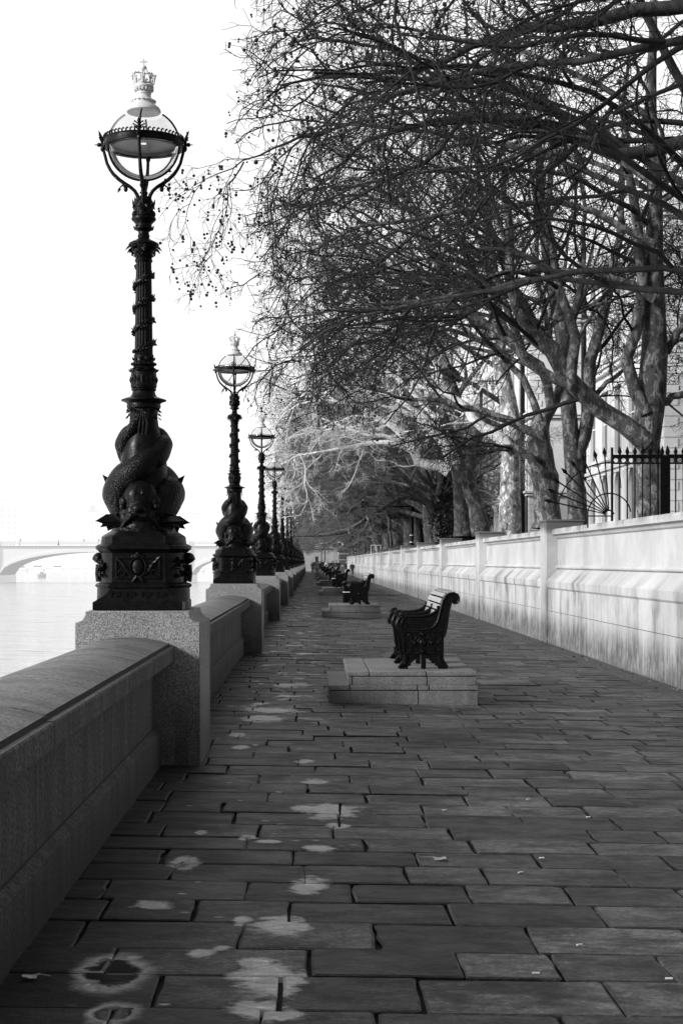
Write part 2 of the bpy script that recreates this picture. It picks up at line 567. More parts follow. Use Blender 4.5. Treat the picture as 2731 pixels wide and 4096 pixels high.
LEAF = m_simple('dry_pale_leaf', 0.3, 0.5, 0.8, 30, True)
PAPER = m_simple('white_paper', 0.6, 0.75, 0.8, 10, True)
IVY = m_simple('dark_ivy_leaf', 0.008, 0.03, 0.35, 4)
LAMPHEAD = m_simple('white_lamp_face', 0.7, 0.8, 0.4, 5)

# ------------------------------------------------------------------ world, sun, camera
SUN_DIR = Vector((-0.80, -0.46, 0.40)).normalized()      # towards the sun
elev = math.asin(SUN_DIR.z); azim = math.atan2(SUN_DIR.x, SUN_DIR.y)
w = bpy.data.worlds.new('World'); SC.world = w; w.use_nodes = True
nt = w.node_tree; bg = nt.nodes['Background']
sky = nt.nodes.new('ShaderNodeTexSky'); sky.sky_type = 'NISHITA'; sky.sun_disc = False
sky.sun_elevation = elev; sky.sun_rotation = azim; sky.air_density = 1.0; sky.dust_density = 4.0
bw = nt.nodes.new('ShaderNodeRGBToBW'); nt.links.new(sky.outputs[0], bw.inputs[0])
ad = nt.nodes.new('ShaderNodeMath'); ad.operation = 'MULTIPLY_ADD'
nt.links.new(bw.outputs[0], ad.inputs[0]); ad.inputs[1].default_value = 0.3; ad.inputs[2].default_value = 9.5   # high white veil of cloud
# sky full ahead and over the river, dimmed behind and overhead to cut ambient light
tc = nt.nodes.new('ShaderNodeTexCoord'); dp = nt.nodes.new('ShaderNodeVectorMath'); dp.operation = 'DOT_PRODUCT'
nt.links.new(tc.outputs['Generated'], dp.inputs[0]); dp.inputs[1].default_value = (-0.50, 0.866, 0.0)
mr = nt.nodes.new('ShaderNodeMapRange'); mr.interpolation_type = 'SMOOTHSTEP'
nt.links.new(dp.outputs['Value'], mr.inputs['Value'])
for k_, v_ in zip(('From Min', 'From Max', 'To Min', 'To Max'), (-0.75, 0.45, 0.26, 1.0)): mr.inputs[k_].default_value = v_
ml = nt.nodes.new('ShaderNodeMath'); ml.operation = 'MULTIPLY'
nt.links.new(ad.outputs[0], ml.inputs[0]); nt.links.new(mr.outputs['Result'], ml.inputs[1])
sx = nt.nodes.new('ShaderNodeSeparateXYZ'); nt.links.new(tc.outputs['Generated'], sx.inputs[0])
mz = nt.nodes.new('ShaderNodeMapRange'); mz.interpolation_type = 'SMOOTHSTEP'; nt.links.new(sx.outputs[2], mz.inputs['Value'])
for k_, v_ in zip(('From Min', 'From Max', 'To Min', 'To Max'), (0.42, 0.85, 1.0, 0.42)): mz.inputs[k_].default_value = v_
m3 = nt.nodes.new('ShaderNodeMath'); m3.operation = 'MULTIPLY'
nt.links.new(ml.outputs[0], m3.inputs[0]); nt.links.new(mz.outputs['Result'], m3.inputs[1])
nt.links.new(m3.outputs[0], bg.inputs['Color']); bg.inputs['Strength'].default_value = 0.11
sd = bpy.data.lights.new('sun', 'SUN'); sd.energy = 4.2; sd.angle = R(12); sd.color = (1, 1, 1)
so = bpy.data.objects.new('sun', sd); COL.objects.link(so)
so.rotation_euler = (-SUN_DIR).to_track_quat('-Z', 'Y').to_euler(); so.location = (-40, -30, 40)

cam = bpy.data.cameras.new('camera'); co = bpy.data.objects.new('camera', cam); COL.objects.link(co)
co.location = (0, 0, EYE); co.rotation_euler = (R(90), 0, 0)
cam.sensor_fit = 'VERTICAL'; cam.sensor_height = 36.0; cam.lens = 36.0 * FPX / 2352
cam.shift_x = (784 - 716) / 2352; cam.shift_y = (1290 - 1176) / 2352
cam.clip_start = 0.1; cam.clip_end = 4000
SC.camera = co
SC.view_settings.view_transform = 'Standard'; SC.view_settings.look = 'None'
SC.view_settings.exposure = 0; SC.view_settings.gamma = 1
SC.cycles.max_bounces = 6; SC.cycles.diffuse_bounces = 3; SC.cycles.glossy_bounces = 3
SC.cycles.transparent_max_bounces = 12; SC.cycles.use_denoising = True
SC.cycles.caustics_reflective = False; SC.cycles.caustics_refractive = False
# ------------------------------------------------------------------ ground, river, far terrain
EDGE_L, EDGE_R, Y0, Y1 = -1.30, 4.95, -6.0, 250.0
tag(MB().add([(-2.0, Y0, gz(-2) - 0.028), (5.2, Y0, gz(5.2) - 0.028), (5.2, 262, gz(5.2) - 0.028), (-2.0, 262, gz(-2) - 0.028)],
             [(0, 1, 2, 3)]).build('path_bed', JOINT), kind='structure')

rng = random.Random(11)
sv, sf, tone = [], [], []


def slab(x0, x1, y0, y1, fine):
    b0 = len(sv)
    tn = min(1.0, max(0.0, rng.gauss(0.5, 0.24)))
    if rng.random() < 0.1: tn *= 0.35
    dz = rng.gauss(0, 0.003); ax = rng.gauss(0, 0.0035); ay = rng.gauss(0, 0.009)
    cx, cy = (x0 + x1) / 2, (y0 + y1) / 2
    def h(x, y): return gz(x) + dz + ax * (x - cx) + ay * (y - cy)
    out = []
    if fine:
        skew = [rng.gauss(0, 0.004) for _ in range(4)]
        cut = [rng.uniform(0.004, 0.03 if rng.random() < 0.2 else 0.012) for _ in range(4)]
        P = [(x0 + skew[0], y0), (x1 + skew[1], y0), (x1 + skew[2], y1), (x0 + skew[3], y1)]
        for e in range(4):
            a, b = P[e], P[(e + 1) % 4]
            L = math.hypot(b[0] - a[0], b[1] - a[1]); n = max(3, int(L / 0.09))
            ux, uy = (b[0] - a[0]) / L, (b[1] - a[1]) / L
            c0, c1 = cut[e], cut[(e + 1) % 4]
            rag = (0.0042 if e % 2 else 0.0014) * (2.0 if rng.random() < .15 else 1.0)
            for k in range(n):
                s = c0 + (L - c0 - c1) * k / (n - 1)
                j = rng.gauss(0, rag) if 0 < k < n - 1 else 0
                out.append((a[0] + ux * s - uy * j, a[1] + uy * s + ux * j))
    else:
        out = [(x0, y0), (x1, y0), (x1, y1), (x0, y1)]
    n = len(out)
    ins = rng.uniform(0.006, 0.014)
    for (x, y) in out:
        sv.append((x + (ins if x < cx else -ins), y + (ins if y < cy else -ins), h(x, y)))
    for (x, y) in out: sv.append((x, y, h(x, y) - 0.005))
    for (x, y) in out: sv.append((x, y, h(x, y) - 0.03))
    sf.append(tuple(b0 + i for i in range(n))); tone.append(tn)
    for r in range(2):
        for i in range(n):
            j = (i + 1) % n
            sf.append((b0 + (r + 1) * n + i, b0 + (r + 1) * n + j, b0 + r * n + j, b0 + r * n + i)); tone.append(tn * .45)


y = 1.2
while y < Y1:
    dep = rng.uniform(0.38, 0.475)
    x = EDGE_L - rng.uniform(0, 0.6)
    fine = y < 34
    while x < EDGE_R:
        L = rng.choice([rng.uniform(0.38, 0.56), rng.uniform(0.55, 0.85), rng.uniform(0.45, 0.7)])
        if not (x > 4.45):
            g = rng.uniform(0.0015, 0.006); gx = rng.uniform(0.003, 0.009)
            slab(max(x + gx, EDGE_L), min(x + L - gx, 4.44), y + g, y + dep - g, fine)
        x += L
    y += dep
me = bpy.data.meshes.new('paving')
me.from_pydata(sv, [], sf)
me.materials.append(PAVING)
at_ = me.attributes.new('tone', 'FLOAT', 'FACE'); at_.data.foreach_set('value', tone)
me.polygons.foreach_set('use_smooth', [False] * len(me.polygons))
tag(link('pavement', me), kind='structure')

# gutter and kerb along the foot of the garden wall
g = MB(); r2 = random.Random(5)
n = 260
vs = []
for i in range(n + 1):
    yy = 4 + 246 * (i / n) ** 1.6
    for xx, zz in ((4.40, -0.012), (4.50, 0.004), (4.62, 0.012), (4.80, 0.035)):
        vs.append((xx + r2.gauss(0, 0.012), yy, gz(xx) + zz + r2.gauss(0, 0.006)))
g.add(vs, [(i * 4 + k, i * 4 + k + 1, i * 4 + 5 + k, i * 4 + 4 + k) for i in range(n) for k in range(3)])
tag(g.build('gutter', DIRT), kind='structure')
k = MB(); yy = 4.0
while yy < 212:
    L = r2.uniform(0.7, 1.1)
    k.box(4.455, yy, gz(4.45) - 0.03, 4.515, yy + L - 0.03, gz(4.45) + 0.022 + r2.uniform(-.004, .004))
    yy += L
tag(k.build('kerb', DIRT), kind='structure')

tag(MB().add([(-1500, -200, -4), (-1.95, -200, -4), (-1.95, 1500, -4), (-1500, 1500, -4)], [(0, 1, 2, 3)]).build('river_water', WATER), kind='structure')
tag(MB().add([(5.30, -40, 1.0), (900, -40, 1.0), (900, 1500, 1.0), (5.30, 1500, 1.0)], [(0, 1, 2, 3)]).build('garden_ground', EARTH), kind='structure')
tag(MB().add([(-1500, 1150, -3.2), (400, 1150, -3.2), (400, 2200, 6), (-1500, 2200, 6)], [(0, 1, 2, 3)]).build('far_bank_ground', HAZE), kind='structure')
# masonry face of the embankment that drops from the parapet into the river
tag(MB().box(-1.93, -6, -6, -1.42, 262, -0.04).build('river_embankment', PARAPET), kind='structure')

ORD = ['first', 'second', 'third', 'fourth', 'fifth', 'sixth', 'seventh', 'eighth', 'ninth', 'tenth', 'eleventh', 'twelfth',
       'thirteenth', 'fourteenth', 'fifteenth', 'sixteenth', 'seventeenth', 'eighteenth', 'nineteenth', 'twentieth']
STEP_L = 14.6
LY = [12.42 + STEP_L * i for i in range(15)]
LX = -1.368

# ------------------------------------------------------------------ parapet walls
def parapet(name, ya, yb, label):
    root = empty(name, (-1.45, ya, 0))
    tag(root, label, 'parapet wall', 'stone parapet walls between the lamp pedestals')
    L = yb - ya
    ox = 1.45
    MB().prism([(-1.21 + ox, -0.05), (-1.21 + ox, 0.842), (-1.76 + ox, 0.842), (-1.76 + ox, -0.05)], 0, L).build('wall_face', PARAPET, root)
    b = MB().prism([(-1.165 + ox, -0.05), (-1.165 + ox, 0.285), (-1.207 + ox, 0.32), (-1.3 + ox, 0.32), (-1.3 + ox, -0.05)], 0, L)
    bc = b.build('base_course', PARAPET, root)
    MB().box(-1.2085 + ox, 0, .312, -1.22 + ox, L, .332).build('joint_line', JOINT, bc, smooth=False)
    c = MB(); rr = random.Random(int(ya * 10)); yy = 0.0
    while yy < L - 0.05:
        ln = min(rr.uniform(1.15, 1.4), L - yy)
        if L - yy - ln < 0.5: ln = L - yy
        d = rr.gauss(0, 0.002)
        arc = [(-1.062, 0.832), (-1.062, 0.930), (-1.070, 0.938), (-1.100, 0.938), (-1.104, 0.964), (-1.19, 0.988), (-1.30, 1.006), (-1.42, 1.014), (-1.54, 1.008), (-1.65, 0.984), (-1.75, 0.938), (-1.835, 0.868), (-1.85, 0.80), (-1.85, 0.76), (-1.73, 0.76), (-1.73, 0.832)]
        m0 = len(c.m)
        c.prism([(x + ox, z + d) for x, z in arc], yy + 0.006, yy + ln - 0.006)
        for q in (0, 1, 15): c.m[m0 + q] = 1  # inner fascia takes the darker stone: its shade is put into the colour
        c.m[m0 + 3] = 2
        yy += ln
    c.build('coping', [COPING, PARAPET, JOINT], root, angle=30)


parapet('parapet_wall', -4.0, 11.83, 'stretch of stone parapet with rounded coping that runs from the viewer to the first lamp pedestal')
for i in range(14):
    parapet('parapet_wall', LY[i] + 0.60, LY[i + 1] - 0.60, f'{ORD[i]} full bay of stone parapet, between the {ORD[i]} and {ORD[i+1]} lamp pedestals')

# ------------------------------------------------------------------ granite pedestals
def pedestal_outline():
    hw = 0.487; pts = [(-hw, -0.06), (hw, -0.06), (hw, 1.108)]
    arc = []
    for k in range(9):
        a = R(90) * k / 8
        arc.append((0.405 + 0.068 * (1 - math.sin(a)), 1.215 - 0.085 * math.cos(a)))
    pts += [(hw, 1.122), (0.473, 1.13)] + arc[1:]
    pts += [(-x, z) for x, z in reversed(arc[1:])] + [(-0.473, 1.13), (-hw, 1.122), (-hw, 1.108)]
    return pts


ped0 = MB().prism(pedestal_outline(), -0.575, 0.575).build('stone_pedestal', GRANITE)
bevel(ped0, 0.008, 2)
for i, yy in enumerate(LY):
    o = ped0 if i == 0 else ped0.copy()
    if i: COL.objects.link(o)
    o.location = (-1.353, yy, 0)
    tag(o, (f'speckled granite pedestal under the {ORD[i]} dolphin lamp, counted along the parapet' if i else 'speckled granite pedestal with scooped top corners under the big first dolphin lamp'),
        'pedestal', 'granite pedestals carrying the dolphin lamps')

# ------------------------------------------------------------------ garden wall on the land side
gw = tag(empty('garden_wall', (4.75, 5, 0)), 'long pale streaked stone wall with pilasters running along the promenade under the trees', 'wall')
PIL = [5.8 + 12.45 * k for k in range(17)]
prof = [(0, -0.2), (0, 1.05), (-0.026, 1.085), (-0.03, 1.21), (0.18, 1.425), (0.2, 1.435), (0.2, 2.05), (0.165, 2.075), (0.135, 2.13), (0.08, 2.145), (0.075, 2.215), (0.095, 2.255), (0.68, 2.30), (0.68, -0.2)]
rw = random.Random(3)
for k in range(len(PIL) - 1):
    a, b = PIL[k] + 0.8, PIL[k + 1]
    bay = MB().prism(prof, a - 5, b - 5).build('wall_bay', WALL, gw, angle=25)
    MB().tube([(0.185, a - 5, 1.492), (0.185, b - 5, 1.492)], 0.036, 12).build('roll_moulding', WALL, bay)
    MB().box(-0.0035, a - 5, 0.612, 0.05, b - 5, 0.619).build('joint_line', DIRT, bay)
pil0 = None
for k, a in enumerate(PIL):
    if pil0 is None:
        pil0 = MB().box(-0.036, 0, -0.2, 0.72, 0.8, 2.40).box(-0.052, -0.02, 2.402, 0.745, 0.82, 2.452).build('pilaster', WALL, gw)
        bevel(pil0, 0.01, 1); o = pil0
    else:
        o = pil0.copy(); COL.objects.link(o)
    o.location = (0, a - 5, 0)

# leaves and grit gathered in the gutter
gl_ = np.random.default_rng(12); N = 1500
yy = 6 + 150 * gl_.uniform(0, 1, N) ** 1.8; xx = 4.70 - np.abs(gl_.normal(0, .16, N)); zz = -FALL * xx + .035 + gl_.uniform(0, .012, N)
u = gl_.normal(0, 1, (N, 3)) * [1, 1, .35]; u /= np.linalg.norm(u, axis=1, keepdims=True); v = np.cross(u, [0, 0, 1.0]) ; v /= np.linalg.norm(v, axis=1, keepdims=True)
s = gl_.uniform(.010, .034, N)[:, None]; c_ = np.stack([xx, yy, zz], 1)
V = np.stack([c_ - u * s, c_ + v * s * .6, c_ + u * s, c_ - v * s * .6], 1).reshape(-1, 3)
tag(link('fallen_leaves', np_mesh('fallen_leaves', V, np.arange(N * 4).reshape(N, 4), m_simple('mixed_dead_leaf', 0.01, 0.22, 0.9, 9))), kind='stuff')
# ------------------------------------------------------------------ dolphin lamps
GA = 7.796e-4; GB = 7.361e-4; GC = 8.662e-4; ZB = 1.2247
zA = lambda v: 5.7704 - GA * v - ZB
zB = lambda v: 4.446 - GB * v - ZB
zC = lambda v: 3.1217 - GC * v - ZB


def leaf(mb, base, tip, wid, nrm, mi=0):
    """small pointed cast leaf: a thick kite"""
    base, tip, nrm = Vector(base), Vector(tip), Vector(nrm).normalized()
    d = tip - base; side = d.cross(nrm).normalized() * wid
    m = base + d * 0.45
    th = nrm * wid * 0.45
    mb.add([base, m + side, tip, m - side, m + th, m - th], [(0, 1, 4), (1, 2, 4), (2, 3, 4), (3, 0, 4), (1, 0, 5), (2, 1, 5), (3, 2, 5), (0, 3, 5)], mi)


def pol(r, a, z): return Vector((r * math.cos(a), r * math.sin(a), z))


lamp = empty('street_lamp')
# --- base
b = MB()
b.lathe([(.379, 0), (.379, .02), (.375, zC(1992)), (.388, zC(1985)), (.392, zC(1970)), (.382, zC(1955)), (.352, zC(1945)), (.346, zC(1935)), (.346, zC(1668)),
         (.36, zC(1660)), (.372, zC(1645)), (.388, zC(1632)), (.39, zC(1605)), (.37, zC(1592)), (.347, zC(1582)), (.342, zC(1520)), (.332, zC(1508)), (.30, zC(1485)), (.262, zC(1460)), (.2, zC(1445))], 48)
base = b.build('lamp_base', IRON, lamp)
fb = MB()
fb.loft([rect(.352, .452, .0), rect(.352, .452, zC(2118)), rect(.342, .442, zC(2112)), rect(.318, .432, zC(2095)), rect(.268, .420, zC(2060)), rect(.232, .414, zC(2020)), rect(.222, .412, zC(1995)),
         rect(.236, .424, zC(1986)), rect(.238, .426, zC(1974)), rect(.222, .414, zC(1962)), rect(.226, .416, zC(1950)), rect(.207, .402, zC(1938)), rect(.203, .400, zC(1672)),
         rect(.212, .408, zC(1660)), rect(.226, .424, zC(1645)), rect(.240, .436, zC(1634)), rect(.240, .436, zC(1612)), rect(.224, .418, zC(1596)), rect(.206, .402, zC(1584)), rect(.203, .400, zC(1520)), rect(.19, .38, zC(1505)), rect(.15, .33, zC(1470))])
front = fb.build('front_panel', IRON, lamp, angle=25)
# panel frames, cartouche and scrolls on both panel faces
for s in (-1, 1):
    fr = MB(); yf = s * .400
    def fbx(x0, z0, x1, z1, p=.014):
        fr.box(x0, min(yf - s * .004, yf + s * p), z0, x1, max(yf - s * .004, yf + s * p), z1)
    for (x0, z0, x1, z1) in ((-.178, zC(1905), .178, zC(1885)), (-.178, zC(1722), .178, zC(1702)), (-.178, zC(1885), -.160, zC(1722)), (.160, zC(1885), .178, zC(1722))):
        fbx(x0, z0, x1, z1)
    bevel(fr.build('panel_frame', IRON, front), .004, 1)
    cr = MB(); zc = zC(1800)
    cr.ell((0, yf, zc), (.052, .03, .068), 16, 10)
    cr.tube([pol(.062, a, 0) * 1.0 for a in []] or [(0.063 * math.cos(t), yf + s * .012, zc + .08 * math.sin(t)) for t in np.linspace(0, 2 * PI, 25)], .010, 6)
    cr.ell((0, yf, zC(1700)), (.05, .026, .026), 12, 8); cr.ell((0, yf, zC(1678)), (.022, .022, .02), 8, 6)
    for q in (-1, 1):
        cr.ell((q * .04, yf, zC(1705)), (.022, .022, .02), 8, 6)
        cr.tube([(q * .06, yf + s * .008, zc - .05), (q * .09, yf + s * .012, zc - .03), (q * .115, yf + s * .012, zc + .02), (q * .14, yf + s * .01, zc + .055)], [.01, .011, .010, .005], 6)
        cr.tube([(q * (.128 + .026 * math.cos(t)), yf + s * .01, zc - .045 + .026 * math.sin(t)) for t in np.linspace(0, 5.2, 12)], .008, 6)
        for j in range(6):
            t = j / 5
            leaf(cr, (q * (.075 + .06 * t), yf + s * .008, zc - .03 + .07 * t), (q * (.085 + .07 * t + .02 * (j % 2)), yf + s * .018, zc + (.012 if j % 2 else -.012) + .075 * t), .016, (0, s, 0))
        cr.tube([(q * .01, yf + s * .01, zc - .07), (q * .035, yf + s * .014, zc - .105), (q * .045, yf + s * .012, zc - .118)], [.014, .012, .006], 6)
    cr.build('crest', IRON, front)
    key = MB()
    for j in range(4):
        cx = -.18 + .12 * j
        for (x0, x1, z0, z1) in ((-.036, -.022, .0, .056), (-.022, .03, .046, .056), (-.022, .018, .024, .034), (.006, .018, .0, .024), (.03, .04, .02, .056)):
            yk = lambda z: .425 - (z - zC(2095)) * .16
            z0_, z1_ = zC(2090) + z0, zC(2090) + z1
            key.box(cx + x0, min(s * .40, s * (yk(z0_) + .004)), z0_, cx + x1, max(s * .40, s * (yk(z0_) + .004)), z1_)
    key.box(-.225, min(s * .41, s * .428), zC(2098), .225, max(s * .41, s * .428), zC(2088))
    key.build('key_ornament', IRON, front)
# high-relief foliage and beast masks on the round side lobes
for q in (-1, 1):
    rl = MB(); rr = random.Random(4 + q)
    rl.ell((q * .365, 0, zC(1715)), (.05, .07, .045), 12, 8); rl.ell((q * .395, 0, zC(1722)), (.025, .035, .02), 8, 6)
    for j in range(60):
        a = rr.uniform(-.62, .62); zz = rr.uniform(zC(1935), zC(1700)) if abs(a) < .25 else rr.uniform(zC(1880), zC(1725))
        r0 = .338; c = pol(r0, a if q > 0 else PI - a, zz)
        tip = pol(r0 + rr.uniform(.018, .05), (a + rr.gauss(0, .16)) if q > 0 else PI - (a + rr.gauss(0, .16)), zz + rr.gauss(-.01, .03))
        leaf(rl, c, tip, rr.uniform(.012, .022), (rr.gauss(0, 1), rr.gauss(0, 1), 1))
        if j % 4 == 0: rl.ell(pol(r0 + .012, a if q > 0 else PI - a, zz), rr.uniform(.014, .024), 8, 6)
    rl.tube([(q * .36, 0, zC(1935)), (q * .375, 0, zC(1860)), (q * .362, 0, zC(1780))], [.03, .022, .03], 8)
    rl.build('relief_ornament', IRON, base)

# --- the bulbous core the dolphins wrap
core = MB()
core.lathe([(.27, zC(1475)), (.24, zC(1400)), (.2, zC(1300)), (.215, zC(1100)), (.2, zC(950)), (.185, zC(800)), (.172, zC(680)), (.15, zC(580)), (.122, zC(480)), (.113, zC(400)), (.118, zC(320)), (.135, zC(308)), (.14, zC(290)), (.135, zC(268)), (.142, zC(258)), (.155, zC(250)), (.185, zC(238)), (.182, zC(228)), (.14, zC(212)), (.112, zC(200)), (.098, zC(180)), (.09, zC(150)), (.10, zC(140)), (.103, zC(128)), (.094, zC(118)), (.104, zC(108)), (.108, zC(100))], 32)
rr = random.Random(8)
for j in range(26):
    a = 2 * PI * j / 26; zz = zC(rr.uniform(300, 390)); leaf(core, pol(.118, a, zz), pol(.15, a + .1, zz - .03), .02, pol(1, a, 0))
core.build('core_stem', IRON, lamp)

# --- two dolphins, heads down front and back, bodies winding up counter-clockwise
def dolphin(a0):
    d = empty('dolphin'); d.parent = lamp
    body = MB(); pts = []; rad = []
    N = 60
    ks = [(0.0, .165, .70, .125), (.10, .185, .80, .150), (.25, .188, .93, .152), (.42, .182, 1.08, .120), (.60, .172, 1.22, .095), (.75, .160, 1.33, .080), (.88, .140, 1.43, .060), (1.0, .118, 1.55, .026), (1.10, .110, 1.64, .012)]
    for i in range(N):
        s = 1.10 * i / (N - 1)
        for q in range(len(ks) - 1):
            if ks[q][0] <= s <= ks[q + 1][0] + 1e-9:
                u = (s - ks[q][0]) / (ks[q + 1][0] - ks[q][0]); u = u * u * (3 - 2 * u)
                R_, Z_, T_ = (ks[q][k] * (1 - u) + ks[q + 1][k] * u for k in (1, 2, 3))
                break
        pts.append(pol(R_, a0 + min(s, 1.02) * 2 * PI * .985, Z_)); rad.append(T_)
    body.tube(pts, rad, 16)
    bo = remesh(body, 'body', SCALES, .012, d, 3)
    # head
    O = pol(1, a0, 0); Lt = Vector((0, 0, 1)).cross(O)      # outward, sideways
    M = Matrix((( Lt.x, O.x, 0), (Lt.y, O.y, 0), (0, 0, 1))) .to_4x4()
    def H(l, o, z): return Lt * (l * 1.14) + O * (o * 1.05) + Vector((0, 0, .66 + (z - .66) * 1.14))
    hd = MB()
    hd.ell(H(0, .20, .86), (.143, .145, .15), 20, 14, M)
    hd.ell(H(0, .22, .76), (.148, .13, .115), 20, 12, M)
    for q in (-1, 1):
        hd.ell(H(q * .105, .245, .835), (.05, .06, .05), 12, 8, M)
        hd.ell(H(q * .115, .20, .72), (.045, .08, .07), 12, 8, M)
        hd.tube([H(0, .322, .752), H(q * .05, .325, .738), H(q * .098, .295, .695), H(q * .132, .245, .645)], [.032, .031, .029, .024], 10)
        hd.tube([H(-q * .01, .305, .628), H(q * .075, .29, .63), H(q * .132, .245, .645)], [.030, .028, .022], 10)
        for j in range(5):
            hd.tube([H(q * (.02 + .022 * j), .30 - .012 * j, .945 - .012 * j), H(q * (.03 + .022 * j), .335 - .02 * j, .885 - .01 * j)], [.008, .011], 6)
    hd.ell(H(0, .335, .785), (.06, .05, .04), 14, 10, M)
    hd.ell(H(0, .235, .66), (.125, .095, .065), 14, 10, M)
    hd.ell(H(0, .262, .705), (.12, .055, .065), 14, 10, M)
    ho = remesh(hd, 'head', IRON, .008, d, 2)
    ey = MB()
    for q in (-1, 1):
        ey = MB().ell(H(q * .118, .292, .800), .024, 12, 8)
        ey.build('eye', IRON, d)
    for q in (-1, 1):
        fn = MB(); root = H(q * .12, .22, .69)
        outl = [(.12, .75), (.17, .752), (.24, .748), (.31, .70), (.265, .682), (.275, .658), (.238, .662), (.225, .632), (.18, .652), (.13, .655)]
        for th in (0,):
            ring = []
            for k, (l, z) in enumerate(outl):
                ring.append(H(q * l, .225 + (.02 if k % 2 else -.006) + (l - .12) * .12, z))
            back = [p - O * .012 for p in ring]
            c0 = root + O * .018; c1 = root - O * .018; n = len(ring)
            vs = ring + back + [c0, c1]
            fs = [(i, i + 1, 2 * n) for i in range(n - 1)] + [(n + i + 1, n + i, 2 * n + 1) for i in range(n - 1)] + [(i, n + i, n + i + 1, i + 1) for i in range(n - 1)]
            fn.add(vs, fs)
            for k in range(1, n - 1, 1):
                fn.tube([root, ring[k]], [.009, .004], 5)
        fn.build('pectoral_fin', IRON, d)
    # back fins standing off the coil, and the tail blades
    for (aa, zz, r0) in ((a0 + 1.65, .965, .30), (a0 + 1.45, 1.02, .285)):
        f = MB(); p0 = pol(r0 - .03, aa - .05, zz - .06); p1 = pol(r0 - .06, aa + .1, zz + .075); tip = pol(r0 + .035, aa + .06, zz + .125)
        m = (p0 + p1) / 2; t = pol(1, aa, 0).cross((p1 - p0).normalized()) * .035
        f.add([p0, p1, tip, m + t, m - t], [(0, 3, 2), (3, 1, 2), (1, 4, 2), (4, 0, 2), (0, 1, 3), (1, 0, 4)]).build('back_fin', IRON, d)
        break
    tf = MB(); aT = a0 + 2 * PI
    for q in (-1, 1):
        a1 = aT + q * .42
        tf.add([pol(.15, aT - .2, 1.42), pol(.15, aT + .25, 1.44), pol(.152, a1, 1.60 + .03 * q), pol(.145, aT, 1.50), pol(.125, aT, 1.46)], [(0, 3, 2), (3, 1, 2), (0, 2, 4), (1, 4, 2)])
    for j in range(4): tf.tube([pol(.135, aT - .45 + .22 * j, 1.38), pol(.148, aT - .3 + .2 * j, 1.50), pol(.13, aT - .1 + .06 * j, 1.60)], [.012, .012, .004], 6)
    tf.build('tail_fin', IRON, d)


dolphin(-PI / 2); dolphin(PI / 2)

# --- column
col_ = MB()
col_.lathe([(.104, zB(1935)), (.107, zB(1915)), (.102, zB(1740)), (.112, zB(1732)), (.09, zB(1718)), (.082, zB(1700)), (.098, zB(1682)), (.098, zB(1665)), (.084, zB(1652)), (.079, zB(1635)), (.082, zB(1575)), (.074, zB(1560))], 28)
# beads and cast leaves round the collars
for j in range(18):
    a = 2 * PI * j / 18
    col_.ell(pol(.096, a, zB(1673)), .011, 6, 5)
for j in range(10):
    a = 2 * PI * j / 10
    leaf(col_, pol(.10, a, zB(1770)), pol(.122, a, zB(1724)), .03, pol(1, a, 0))
    leaf(col_, pol(.106, a + .3, zB(1905)), pol(.112, a + .3, zB(1790)), .018, pol(1, a + .3, 0))
    leaf(col_, pol(.08, a, zB(1640)), pol(.094, a + .2, zB(1590)), .022, pol(1, a, 0))
    col_.ell(pol(.104, a, zB(1850)), (.014, .014, .02), 6, 5)
colo = col_.build('column', IRON, lamp)
sh = MB()
flute = lambda a, k: 1.0 - 0.075 * (0.5 - 0.5 * math.cos(a * 16)) ** 3 * 1.0
sh.lathe([(.0745 - .0117 * t, zB(1560) + (zB(545) - zB(1560)) * t) for t in np.linspace(0, 1, 8)], 128, wob=flute)
sh.build('fluted_shaft', IRON, colo)
gl = MB(); rr = random.Random(3)
for ph in (0.0,):
    pts = []; rd = []
    for i in range(90):
        t = i / 89; r = .076 - .0117 * t + .010
        pts.append(pol(r, -PI * .9 + t * 2 * PI * 3.9, zB(1545) + (zB(575) - zB(1545)) * t)); rd.append(.013 + .004 * math.sin(i * 1.3))
    gl.tube(pts, rd, 6)
    for i in range(2, 88, 1):
        p = pts[i]; o = Vector((p.x, p.y, 0)).normalized(); tg = (pts[i + 1] - pts[i - 1]).normalized()
        for q in (-1, 1):
            up = o.cross(tg) * q
            leaf(gl, p, p + tg * .03 + up * rr.uniform(.018, .034) + o * rr.uniform(.004, .024), .011, o)
gl.build('garland', IRON, colo)
cap = MB()
cap.lathe([(.066, zB(548)), (.074, zB(530)), (.07, zB(515)), (.064, zB(500)), (.08, zB(478)), (.078, zB(465)), (.07, zB(455)), (.09, zB(420)), (.112, zB(375)), (.122, zB(345)), (.125, zA(2035)), (.118, zA(2015)), (.09, zA(1995)), (.06, zA(1978)), (.046, zA(1960)), (.05, zA(1935)), (.044, zA(1920)), (.043, zA(1895)), (.062, zA(1880)), (.082, zA(1868)), (.08, zA(1855)), (.066, zA(1842)), (.066, zA(1815)), (.08, zA(1795)), (.101, zA(1768)), (.098, zA(1748)), (.078, zA(1735)), (.066, zA(1720)), (.062, zA(1700)), (.07, zA(1680)), (.082, zA(1650)), (.082, zA(1610)), (.072, zA(1575)), (.062, zA(1552)), (.045, zA(1535)), (.028, zA(1515))], 28)
